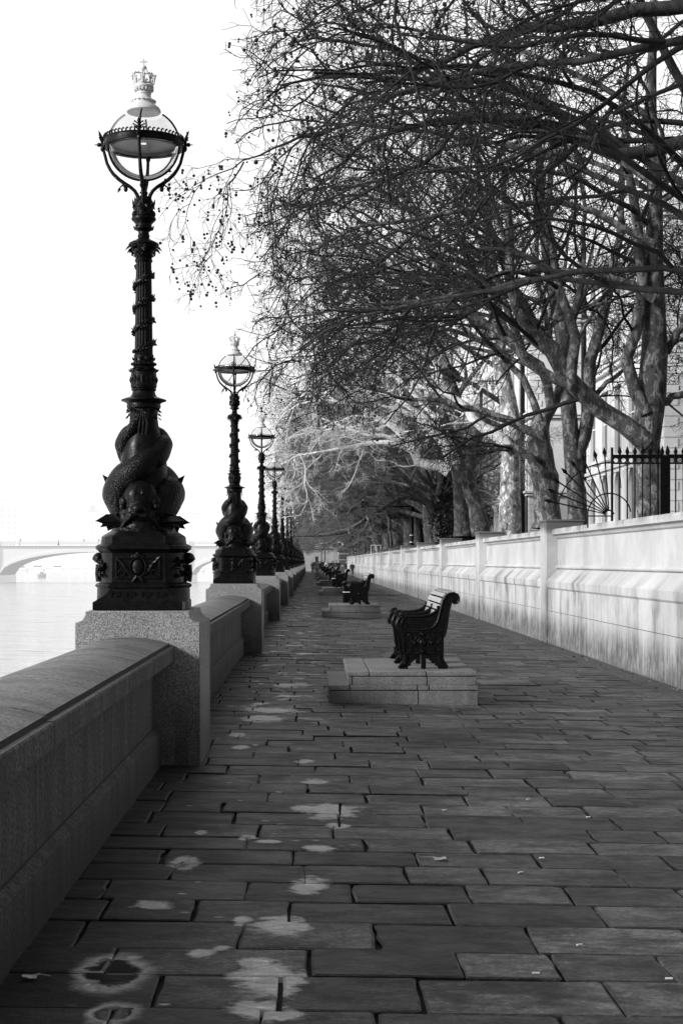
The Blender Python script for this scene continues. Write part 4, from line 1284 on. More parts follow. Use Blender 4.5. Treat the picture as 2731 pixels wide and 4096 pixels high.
MB().lathe([(.10, 2.7), (.17, 3.2), (.02, 3.22)], 6).build('lamp_case', LAMPHEAD, lp); MB().lathe([(.2, 3.2), (.12, 3.36), (.03, 3.5)], 6).build('lamp_roof', IRON, lp)
# ------------------------------------------------------------------ railing with its fan on the garden wall
YF = 25.5
fen = tag(empty('iron_railing', (5.02, YF, 2.25)), 'black spear-topped iron railing with a fan of spikes overhanging the garden wall', 'railing')
def sc(zx, zy):           # bearing inside the garden close-up -> local point in the railing's plane
    p = at(976.06 + .37753 * zx, 803.8 + .37753 * zy, YF); return Vector((p.x - 5.02, 0, p.z - 2.25))
def spear(mb, tip, dirv, l=.24):
    dirv = Vector(dirv).normalized(); s = Vector((0, 1, 0)).cross(dirv)
    b = tip - dirv * l
    mb.add([b - s * .012, b + s * .012, tip - dirv * l * .62 + s * .036, tip, tip - dirv * l * .62 - s * .036, tip - dirv * l * .6 + Vector((0, .015, 0)), tip - dirv * l * .6 - Vector((0, .015, 0))],
           [(0, 1, 5), (1, 2, 5), (2, 3, 5), (3, 4, 5), (4, 0, 5), (1, 0, 6), (2, 1, 6), (3, 2, 6), (4, 3, 6), (0, 4, 6)])
    mb.ell(b, .017, 8, 6)
xs = [1135 + 46.3 * i for i in range(7)] + [1475 + 46.5 * i for i in range(12)]
zr1, zr2 = sc(0, 648).z, sc(0, 690).z
for i, zx in enumerate(xs):
    p = sc(zx, 648); bar = MB()
    r = .022 if i in (0,) else .013
    bar.tube([(p.x, 0, -.35), (p.x, 0, zr1 + .15)], r, 8)
    if i not in (0,):
        spear(bar, sc(zx, 583), (0, 0, 1), .16)
    bar.build('railing_bar', IRON, fen)
for zx in (1440, 1471):
    p = sc(zx, 648); po = MB().box(p.x - .04, -.04, -.4, p.x + .04, .04, zr1 + .02); spear(po, sc(zx, 575), (0, 0, 1), .2); po.build('gate_post', IRON, fen)
for (a, b_) in ((1130, 1432), (1478, 2000)):
    xa, xb = sc(a, 0).x, sc(b_, 0).x
    MB().box(xa, -.018, zr1 - .03, xb, .018, zr1 + .03).build('top_rail', IRON, fen)
    MB().box(xa, -.014, zr2 - .012, xb, .014, zr2 + .012).build('lower_rail', IRON, fen)
for i in range(len(xs) - 1):
    if xs[i + 1] - xs[i] > 60: continue
    cx = (sc(xs[i], 0).x + sc(xs[i + 1], 0).x) / 2
    MB().tube([(cx + .048 * math.cos(t), 0, (zr1 + zr2) / 2 - .006 + .048 * math.sin(t)) for t in np.linspace(0, 2 * PI, 17)], .011, 6).build('rail_ring', IRON, fen)
hub = sc(1118, 1003)
tips = [(718, 912), (738, 845), (770, 778), (824, 716), (882, 668), (948, 632), (1025, 607), (1086, 590)]
for (zx, zy) in tips:
    t = sc(zx, zy); d = (t - hub).normalized(); s_ = MB()
    s_.tube([hub + d * .07, t - d * .1], [.0095, .0125], 8); spear(s_, t, d, .15)
    s_.build('fan_spike', IRON, fen)
for (r, a0, a1, th) in ((.075, 5, 185, .012), (.36, 8, 178, .011), (.87, 88, 170, .011)):
    MB().tube([hub + Vector((r * math.cos(R(a)), .0, r * math.sin(R(a)))) for a in np.linspace(a0, a1, 26)], th, 6).build('fan_arc', IRON, fen)
MB().bar(hub + Vector((-.36, 0, .03)), hub + Vector((-.36, 0, -.22)), .02, .02).bar(hub + Vector((-.36, 0, -.02)), hub + Vector((.05, 0, -.02)), .02, .02).build('fan_stay', IRON, fen)

# ------------------------------------------------------------------ hospital pavilions behind the trees
def pavilion(x, y0, y1, x1, zt, label, bays, storeys):
    root = tag(empty('stone_building', (x, y0, 1.0)), label, 'building')
    L = y1 - y0; W = x1 - x; H = zt - 1.0
    MB().box(0, 0, 0, W, L, H).build('wall', FACADE, root, smooth=False)
    zs = [H * i / storeys for i in range(storeys + 1)]
    for i, z in enumerate(zs[1:]):
        c = MB()
        for (p, a, b_) in ((.22, -.16, .10), (.34, .02, .16)):
            c.box(-p, -p, z + a, W + .1, L + p, z + b_ if i < storeys - 1 else z + b_ + .3)
        c.build('cornice', FACADEL, root, smooth=False)
    q = MB(); q2 = MB(); z = .1; k = 0
    while z < H - .5:
        d = .75 if k % 2 else .5
        q.box(-.05, -.05, z, d, d if k % 2 == 0 else .5, z + .36); q2.box(-.05, L - d, z, .5, L + .05, z + .36)
        z += .42; k += 1
    q.build('quoin_stack', FACADEL, root, smooth=False); q2.build('quoin_stack', FACADEL, root, smooth=False)
    for s in range(storeys):
        z0 = zs[s] + .75; h = (zs[s + 1] - zs[s]) * (.62 if s else .66)
        for b_ in range(bays):
            yc = L * (b_ + .5) / bays * .9 + L * .05; wd = L / bays * .27
            fr = MB(); arched = s in (0, 2)
            for sgn in (-1, 1):
                fr.box(-.16, yc + sgn * wd - .14, z0 - .1, .02, yc + sgn * wd + .14, z0 + h)
            fr.box(-.24, yc - wd - .3, z0 - .24, .02, yc + wd + .3, z0 - .1)
            if arched:
                n = 12
                pts = [(yc + (wd + .16) * math.cos(PI * i / n), z0 + h + (wd + .16) * math.sin(PI * i / n)) for i in range(n + 1)] + [(yc + (wd - .12) * math.cos(PI * i / n), z0 + h + (wd - .12) * math.sin(PI * i / n)) for i in range(n, -1, -1)]
                for i in range(n):
                    a, b2, c, d = pts[i], pts[i + 1], pts[2 * n - i], pts[2 * n + 1 - i]
                    fr.prism([a, b2, c, d], -.17, .02, 'X')
                fr.prism([(yc - .14, z0 + h + wd - .1), (yc + .14, z0 + h + wd - .1), (yc + .2, z0 + h + wd + .4), (yc - .2, z0 + h + wd + .4)], -.24, .02, 'X')
            else:
                fr.box(-.22, yc - wd - .25, z0 + h, .02, yc + wd + .25, z0 + h + .28)
            fo = fr.build('window', FACADEL, root, smooth=False)
            pn = MB().box(-.012, yc - wd + .1, z0, .03, yc + wd - .1, z0 + h)
            if arched: pn.prism([(yc + (wd - .11) * math.cos(PI * i / 12), z0 + h + (wd - .11) * math.sin(PI * i / 12)) for i in range(13)], -.014, .03, 'X')
            pn.build('pane', PANE, fo, smooth=False)
            MB().box(-.05, yc - .04, z0, -.0, yc + .04, z0 + h).box(-.05, yc - wd + .1, z0 + h * .5, 0, yc + wd - .1, z0 + h * .5 + .07).build('glazing_bar', FACADEL, fo, smooth=False)
        # engaged columns between the bays
        for b_ in range(bays + 1):
            yc = L * b_ / bays * .9 + L * .05
            if s == 0: MB().lathe([(.32, zs[0]), (.32, zs[0] + .5), (.22, zs[0] + .6), (.19, zs[1] - .6), (.3, zs[1] - .35), (.32, zs[1] - .17)], 12, (-.12, yc, 0)).build('column', FACADEL, root)
    MB().tube([(-.35, .9, 0), (-.35, .9, H - .6)], .16, 10).build('drainpipe', IRON, root)
    MB().tube([(-.35, L - .9, 0), (-.35, L - .9, H - .6)], .14, 10).build('drainpipe', IRON, root)
    rf = MB().prism([(-.2, H + .45), (W / 2, H + 3.2), (W + .2, H + .45)], 0, L, 'Y'); rf.build('roof', FACADE, root, smooth=False)
    return root
pavilion(14.0, 60.5, 77.5, 26, 15.5, 'tall pale stone building with arched windows behind the iron railing', 5, 3)
pavilion(14.0, 98, 124, 26, 16, 'pale stone building with columns seen between the plane trunks, beyond the first', 6, 3)
pavilion(15.0, 150, 172, 26, 15, 'pale building far back behind the darker trunks', 5, 3)
ann = tag(empty('stone_annexe', (15.2, 52, 1.0)), 'low pale annexe with banded stone behind the railing gate', 'building')
MB().box(0, 0, 0, 10, 8, 2.7).build('wall', FACADE, ann, smooth=False); MB().box(-.15, -.15, 2.7, 10, 8, 2.95).build('cornice', FACADEL, ann, smooth=False)
MB().box(.1, .1, 2.95, 10, 7.9, 3.6).build('parapet', FACADE, ann, smooth=False)
for z in (.5, 1.1, 1.7, 2.3): MB().box(-.03, -.03, z, 10, 8, z + .06).build('stone_band', CLOTHM, ann, smooth=False)

# ------------------------------------------------------------------ gantry with floodlights, little frames by the wall
def gantry(x, y, hh, arm, label):
    g_ = tag(empty('floodlight_post', (x, y, 1.0)), label, 'light post', 'dark posts with floodlights over the wall')
    p = MB().lathe([(.16, 0), (.16, 1.2), (.12, 1.25), (.11, hh), (.13, hh + .02), (.13, hh + .2), (.02, hh + .22)], 12); p.build('post', IRON, g_)
    MB().box(-arm, -.04, hh - .12, .1, .04, hh - .04).bar((-.1, 0, hh - .5), (-.7, 0, hh - .1), .04, .04).build('arm', IRON, g_)
    for k, xx in enumerate((-arm + .2, -arm + .95)):
        f = MB().box(xx - .22, -.18, hh - .02, xx + .22, .16, hh + .34).build('floodlight', IRON, g_, smooth=False)
        MB().box(xx - .17 if k == 0 else xx - .3, -.19, hh + .25 if k == 0 else hh + .05, xx + .17 if k == 0 else xx - .2, -.182, hh + .31).build('lamp_face', LAMPHEAD, f, smooth=False)
    for z in (1.7, 2.1): MB().lathe([(.135, z), (.135, z + .05)], 12).build('pipe_band', LAMPHEAD, g_)
gantry(at(945, 1175, 88).x, 88, at(0, 1160, 88).z - 1.0, 2.9, 'dark post with a long arm holding two boxy floodlights among the trunks')
gantry(at(816, 1260, 190).x, 190, at(0, 1253, 190).z - 1.0, 2.9, 'smaller far dark post with an arm, near the end of the garden wall')
for (px, d, lab) in ((858, 110, 'white pipe frame standing just over the wall, the bigger of two'), (868, 122, 'white pipe frame behind the other, beyond the garden wall')):
    p = at(px, 1240, d); f = tag(empty('pipe_frame', (p.x, d, 1.0)), lab, 'frame')
    z = 1.6 + (1290 - 1253) * d / FPX - 1.0
    MB().bar((-.2, 0, 0), (-.2, 0, z), .05, .05).bar((.2, 0, 0), (.2, 0, z), .05, .05).build('upright', LAMPHEAD, f)
    MB().box(-.23, -.03, z, .23, .03, z + .05).build('cross_bar', LAMPHEAD, f)

# ------------------------------------------------------------------ bridge
YB = 405.0; KB = YB / FPX
def bz(zy): return EYE + (1290 - (1090.9 + .29293 * zy)) * KB
def bx_(zx): return (.29293 * zx - 716) * KB
br_ = tag(empty('road_bridge', (0, YB, 0)), 'long pale iron arch bridge with pierced parapet crossing the river', 'bridge')
zt, zf0, zf1, zs_ = bz(519), bz(562), bz(556), bz(604)
span = 1500 * .29293 * KB; x_sp = bx_(1450)
spr = bz(800)
XB0 = x_sp - 3 * span; XB1 = x_sp + span + 8
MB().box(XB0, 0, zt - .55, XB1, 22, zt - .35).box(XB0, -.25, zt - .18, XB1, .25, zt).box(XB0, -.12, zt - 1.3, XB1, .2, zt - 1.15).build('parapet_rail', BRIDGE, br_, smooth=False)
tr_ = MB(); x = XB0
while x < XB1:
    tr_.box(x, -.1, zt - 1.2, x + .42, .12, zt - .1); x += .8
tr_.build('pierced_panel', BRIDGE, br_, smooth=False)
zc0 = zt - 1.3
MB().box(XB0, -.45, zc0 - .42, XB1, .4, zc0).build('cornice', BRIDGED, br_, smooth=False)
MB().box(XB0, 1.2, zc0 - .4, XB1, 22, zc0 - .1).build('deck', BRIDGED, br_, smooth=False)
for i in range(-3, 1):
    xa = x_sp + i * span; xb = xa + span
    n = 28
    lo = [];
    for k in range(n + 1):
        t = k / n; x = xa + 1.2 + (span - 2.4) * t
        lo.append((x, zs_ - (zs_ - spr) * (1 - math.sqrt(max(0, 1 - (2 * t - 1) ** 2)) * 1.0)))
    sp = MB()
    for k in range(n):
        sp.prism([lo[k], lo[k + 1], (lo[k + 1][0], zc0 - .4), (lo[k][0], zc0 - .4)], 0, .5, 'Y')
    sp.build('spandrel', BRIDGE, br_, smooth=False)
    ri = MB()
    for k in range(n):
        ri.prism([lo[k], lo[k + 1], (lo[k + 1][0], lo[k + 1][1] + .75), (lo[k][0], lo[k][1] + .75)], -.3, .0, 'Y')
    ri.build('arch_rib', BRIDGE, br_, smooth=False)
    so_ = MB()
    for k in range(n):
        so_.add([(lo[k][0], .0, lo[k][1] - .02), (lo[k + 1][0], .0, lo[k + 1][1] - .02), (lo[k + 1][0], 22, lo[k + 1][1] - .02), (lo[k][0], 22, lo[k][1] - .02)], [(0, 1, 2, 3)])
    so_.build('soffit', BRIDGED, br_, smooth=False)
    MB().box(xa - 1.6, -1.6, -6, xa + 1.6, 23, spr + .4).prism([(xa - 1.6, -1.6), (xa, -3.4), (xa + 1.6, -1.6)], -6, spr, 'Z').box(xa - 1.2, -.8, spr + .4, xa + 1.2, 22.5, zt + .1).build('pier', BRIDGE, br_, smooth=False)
for (zx, s, lab) in ((155, 1.0, 'tiny dark figure walking alone on the bridge'), (455, .9, 'tiny dark bent figure in the middle of the bridge'), (655, 1.0, 'tiny dark leaning figure on the bridge, one along from the lamp'), (772, 1.05, 'tiny dark figure on the bridge right beside the big lamp')):
    person((bx_(zx), YB + 1.2, zc0 - .1), 1.95 * s, PI / 2, CLOTHM, CLOTHM, HAIR, lab, .15, True, 0, 'figures walking across the bridge')

# ------------------------------------------------------------------ far bank: buildings, boats, trees in bright haze
def far_building(px0, px1, ytop, d, label, rows, cols, extra=None, mats=(HAZE, HAZED), name='city_building'):
    a = at(px0, ytop, d); b_ = at(px1, ytop, d)
    root = tag(empty(name, (a.x, d, -3)), label, 'building')
    W = b_.x - a.x; H = a.z + 3
    MB().box(0, 0, 0, W, W * .5 + 6, H).build('wall', mats[0], root, smooth=False)
    for r in range(rows):
        wm = MB(); z = H * (.12 + .8 * r / rows)
        for c in range(cols):
            xx = W * (c + .28) / cols
            wm.box(xx, -.12, z, xx + W / cols * .4, .05, z + H * .8 / rows * .55)
        wm.build('window_row', mats[1], root, smooth=False)
    MB().box(-.4, -.5, H - .3, W + .4, 2, H + .5).build('cornice', mats[1], root, smooth=False)
    if extra: extra(root, W, H)
    return root
def turret(root, W, H):
    MB().loft([rect(W * .22, W * .2, H, W * .45, W * .25), rect(W * .18, W * .16, H + W * .5, W * .45, W * .25), rect(W * .1, W * .1, H + W * .62, W * .45, W * .25)]).build('turret', HAZED, root, smooth=False)
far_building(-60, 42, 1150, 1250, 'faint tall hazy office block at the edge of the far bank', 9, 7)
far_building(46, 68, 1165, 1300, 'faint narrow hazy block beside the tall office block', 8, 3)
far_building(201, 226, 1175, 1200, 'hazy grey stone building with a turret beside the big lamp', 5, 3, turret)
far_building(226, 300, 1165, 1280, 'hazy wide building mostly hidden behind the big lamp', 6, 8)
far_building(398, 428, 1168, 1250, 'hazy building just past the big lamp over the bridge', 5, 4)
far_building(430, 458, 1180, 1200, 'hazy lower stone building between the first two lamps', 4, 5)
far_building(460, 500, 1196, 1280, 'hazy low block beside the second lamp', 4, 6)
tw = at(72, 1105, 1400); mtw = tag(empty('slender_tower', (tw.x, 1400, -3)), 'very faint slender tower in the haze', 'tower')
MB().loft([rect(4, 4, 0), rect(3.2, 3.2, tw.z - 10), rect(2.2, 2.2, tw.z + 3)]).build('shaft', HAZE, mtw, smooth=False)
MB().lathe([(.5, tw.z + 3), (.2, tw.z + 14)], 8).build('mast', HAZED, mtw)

def boat(px0, px1, yw, d, label, cab, mats=(BOATW, BOATD), name='moored_boat'):
    a = at(px0, yw, d); b_ = at(px1, yw, d); L = b_.x - a.x
    root = tag(empty(name, (a.x, d, -4)), label, 'boat', 'boats moored by the far bank')
    h = 1.3 if L < 25 else 1.8; w_ = min(3.0, L * .16)
    secs = []
    for (t, k, zz) in ((0, .55, .1), (.08, .9, 0), (.5, 1, 0), (.85, .8, .1), (1.0, .06, .5)):
        secs.append([(L * t, -w_ * k, h + zz), (L * t, w_ * k, h + zz), (L * t, w_ * k * .7, -.3), (L * t, -w_ * k * .7, -.3)])
    MB().loft(secs).build('hull', mats[0], root, smooth=False)
    MB().box(L * .02, -w_ * .98, h - .35, L * .85, -w_ * 1.02, h - .12).build('rubbing_strip', mats[1], root, smooth=False)
    for (t0, t1, z0, z1) in cab:
        c = MB().box(L * t0, -w_ * .75, h + z0, L * t1, w_ * .75, h + z1).build('cabin', mats[0], root, smooth=False)
        MB().box(L * t0 + .3, -w_ * .77, h + z0 + (z1 - z0) * .45, L * t1 - .3, -w_ * .74, h + z0 + (z1 - z0) * .8).build('cabin_window', mats[1], c, smooth=False)
    return root
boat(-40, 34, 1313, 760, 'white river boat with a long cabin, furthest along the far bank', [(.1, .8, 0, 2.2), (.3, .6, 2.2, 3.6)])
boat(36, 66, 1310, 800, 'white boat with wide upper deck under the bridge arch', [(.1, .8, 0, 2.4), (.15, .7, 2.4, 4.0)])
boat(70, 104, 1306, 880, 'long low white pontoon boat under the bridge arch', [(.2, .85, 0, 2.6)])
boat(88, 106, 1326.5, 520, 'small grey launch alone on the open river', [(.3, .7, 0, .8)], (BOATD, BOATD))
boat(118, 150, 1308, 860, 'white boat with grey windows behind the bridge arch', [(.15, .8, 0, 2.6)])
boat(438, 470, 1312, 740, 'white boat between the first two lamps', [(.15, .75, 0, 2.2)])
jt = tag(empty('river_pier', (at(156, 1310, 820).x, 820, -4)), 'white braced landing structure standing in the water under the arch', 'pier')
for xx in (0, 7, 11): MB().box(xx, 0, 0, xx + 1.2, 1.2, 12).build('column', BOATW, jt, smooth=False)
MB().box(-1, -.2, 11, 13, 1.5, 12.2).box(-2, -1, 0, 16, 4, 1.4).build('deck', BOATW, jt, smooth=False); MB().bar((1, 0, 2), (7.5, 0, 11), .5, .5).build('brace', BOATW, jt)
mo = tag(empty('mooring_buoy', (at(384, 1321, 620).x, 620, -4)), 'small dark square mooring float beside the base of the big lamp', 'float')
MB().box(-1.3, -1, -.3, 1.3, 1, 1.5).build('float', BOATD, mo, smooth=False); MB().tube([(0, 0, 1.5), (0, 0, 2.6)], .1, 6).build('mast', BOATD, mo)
# ------------------------------------------------------------------ plane trees: bare winter crowns with seed balls
def nrm(a): return a / np.maximum(np.linalg.norm(a, axis=-1, keepdims=True), 1e-9)


def perp(d):
    ref = np.where(np.abs(d[..., 2:3]) < 0.9, np.array([0, 0, 1.0]), np.array([1.0, 0, 0]))
    u = nrm(np.cross(d, ref)); return u, np.cross(d, u)


def grow(P0, D0, L, R0, R1, K, wig, trop, g):
    N = len(P0); pts = np.zeros((N, K, 3)); pts[:, 0] = P0; d = nrm(D0)
    for k in range(1, K):
        d = nrm(d + g.normal(0, wig, (N, 3)) + trop)
        pts[:, k] = pts[:, k - 1] + d * (L / (K - 1))[:, None]
    t = np.linspace(0, 1, K)[None]
    return pts, R0[:, None] * (1 - t) + R1[:, None] * t


def spawn(pts, rad, n, t0, t1, a0, a1, lfun, K, rk, rmin, wig, trop, bias, g):
    N, Kp, _ = pts.shape
    seg = np.linalg.norm(np.diff(pts, axis=1), axis=2); L = seg.sum(1)
    t = t0 + (t1 - t0) * (np.arange(n)[None] + g.uniform(0, 1, (N, n))) / n
    f = t * (Kp - 1); i = np.clip(f.astype(int), 0, Kp - 2); u = f - i
    r_ = np.arange(N)[:, None]
    P = pts[r_, i] * (1 - u)[..., None] + pts[r_, i + 1] * u[..., None]
    T = nrm(pts[r_, i + 1] - pts[r_, i])
    Rr = rad[r_, i] * (1 - u) + rad[r_, i + 1] * u
    U, W = perp(T)
    az = (np.arange(n)[None] * 2.4 + g.uniform(0, 6.28, (N, 1)) + g.normal(0, .5, (N, n)))
    an = g.uniform(a0, a1, (N, n))
    D = T * np.cos(an)[..., None] + (U * np.cos(az)[..., None] + W * np.sin(az)[..., None]) * np.sin(an)[..., None]
    D = nrm(D + bias)
    Ln = lfun(L[:, None], t, g.uniform(.7, 1.3, (N, n)))
    R0 = np.maximum(np.minimum(Rr * .75, rk * Ln), rmin)
    return grow(P.reshape(-1, 3), D.reshape(-1, 3), Ln.ravel(), R0.ravel(), np.maximum(R0.ravel() * .45, rmin * .7), K, wig, trop, g)


def tubes(sets):
    """[(pts N,K,3, rad N,K, sides)] -> verts, quads"""
    VV, QQ, off = [], [], 0
    for pts, rad, S in sets:
        N, K, _ = pts.shape
        T = np.empty_like(pts); T[:, 1:-1] = pts[:, 2:] - pts[:, :-2]; T[:, 0] = pts[:, 1] - pts[:, 0]; T[:, -1] = pts[:, -1] - pts[:, -2]
        T = nrm(T)
        u0, _ = perp(T[:, 0])
        U = np.empty_like(pts); u = u0
        for k in range(K):
            u = nrm(u - T[:, k] * (u * T[:, k]).sum(-1, keepdims=True)); U[:, k] = u
        W = np.cross(T, U)
        a = np.arange(S) * 2 * PI / S
        V = pts[:, :, None] + (U[:, :, None] * np.cos(a)[None, None, :, None] + W[:, :, None] * np.sin(a)[None, None, :, None]) * rad[:, :, None, None]
        idx = np.arange(N * K * S).reshape(N, K, S) + off
        q = np.stack([idx[:, :-1], np.roll(idx[:, :-1], -1, 2), np.roll(idx[:, 1:], -1, 2), idx[:, 1:]], -1).reshape(-1, 4)
        VV.append(V.reshape(-1, 3)); QQ.append(q); off += N * K * S
    return np.concatenate(VV), np.concatenate(QQ)


def resample(P, n, g, j=0.0):
    P = np.array(P, float); s = np.r_[0, np.cumsum(np.linalg.norm(np.diff(P, axis=0), axis=1))]
    # smooth spline through the points
    m = np.zeros_like(P); m[1:-1] = (P[2:] - P[:-2]) / (s[2:] - s[:-2])[:, None]; m[0] = (P[1] - P[0]) / (s[1] - s[0]); m[-1] = (P[-1] - P[-2]) / (s[-1] - s[-2])
    q = np.linspace(0, s[-1], n); i = np.clip(np.searchsorted(s, q) - 1, 0, len(P) - 2); h = (s[i + 1] - s[i]); u = ((q - s[i]) / h)[:, None]; h = h[:, None]
    o = (2 * u ** 3 - 3 * u ** 2 + 1) * P[i] + (u ** 3 - 2 * u ** 2 + u) * h * m[i] + (-2 * u ** 3 + 3 * u ** 2) * P[i + 1] + (u ** 3 - u ** 2) * h * m[i + 1]
    if j: o[1:] += g.normal(0, j, (n - 1, 3))
    return o


def auto_limbs(g, fork, n_up=4, n_lat=5, reach=8.6, rk=1.0):
    """random limbs of a street plane leaning over the promenade (-x)"""
    out = []
    for k in range(n_up):
        a = g.uniform(0, 6.28) if k else PI; el = R(g.uniform(58, 76)); L = g.uniform(9, 12.5)
        d = np.array([math.cos(a) * math.cos(el) - .18, math.sin(a) * math.cos(el), math.sin(el)])
        p, r = grow(np.array([fork + np.array([0, 0, -.3])]), d[None], np.array([L]), np.array([.17 * rk]), np.array([.025]), 12, .10, np.array([-.012, 0, .015]), g)
        out.append((p[0], r[0]))
    for k in range(n_lat):
        a = PI + (k - (n_lat - 1) / 2) * R(130) / n_lat + g.normal(0, .15); el = R(g.uniform(22, 52)); L = g.uniform(.85, 1.12) * reach * (1.0 + .25 * abs(math.sin(a)))
        d = np.array([math.cos(a) * math.cos(el), math.sin(a) * math.cos(el), math.sin(el)])
        p, r = grow(np.array([fork + np.array([0, 0, g.uniform(-1.0, .8)])]), d[None], np.array([L]), np.array([.125 * rk]), np.array([.016]), 12, .10, np.array([-.015, 0, -.050]), g)
        out.append((p[0], r[0]))
    for k in range(3):
        a = g.uniform(-1.2, 1.2); el = R(g.uniform(30, 60)); L = g.uniform(5, 8)
        d = np.array([math.cos(a) * math.cos(el), math.sin(a) * math.cos(el), math.sin(el)])
        p, r = grow(np.array([fork]), d[None], np.array([L]), np.array([.11 * rk]), np.array([.016]), 12, .09, np.array([0, 0, -.02]), g)
        out.append((p[0], r[0]))
    return out


ICO_V = None
def balls(P, r):
    global ICO_V
    if ICO_V is None:
        t = (1 + 5 ** .5) / 2
        v = np.array([(-1, t, 0), (1, t, 0), (-1, -t, 0), (1, -t, 0), (0, -1, t), (0, 1, t), (0, -1, -t), (0, 1, -t), (t, 0, -1), (t, 0, 1), (-t, 0, -1), (-t, 0, 1)], float)
        f = np.array([(0, 11, 5), (0, 5, 1), (0, 1, 7), (0, 7, 10), (0, 10, 11), (1, 5, 9), (5, 11, 4), (11, 10, 2), (10, 7, 6), (7, 1, 8), (3, 9, 4), (3, 4, 2), (3, 2, 6), (3, 6, 8), (3, 8, 9), (4, 9, 5), (2, 4, 11), (6, 2, 10), (8, 6, 7), (9, 8, 1)])
        ICO_V = (nrm(v), f)
    v, f = ICO_V
    V = P[:, None] + v[None] * r[:, None, None]
    F = f[None] + (np.arange(len(P)) * 12)[:, None, None]
    return V.reshape(-1, 3), F.reshape(-1, 3)


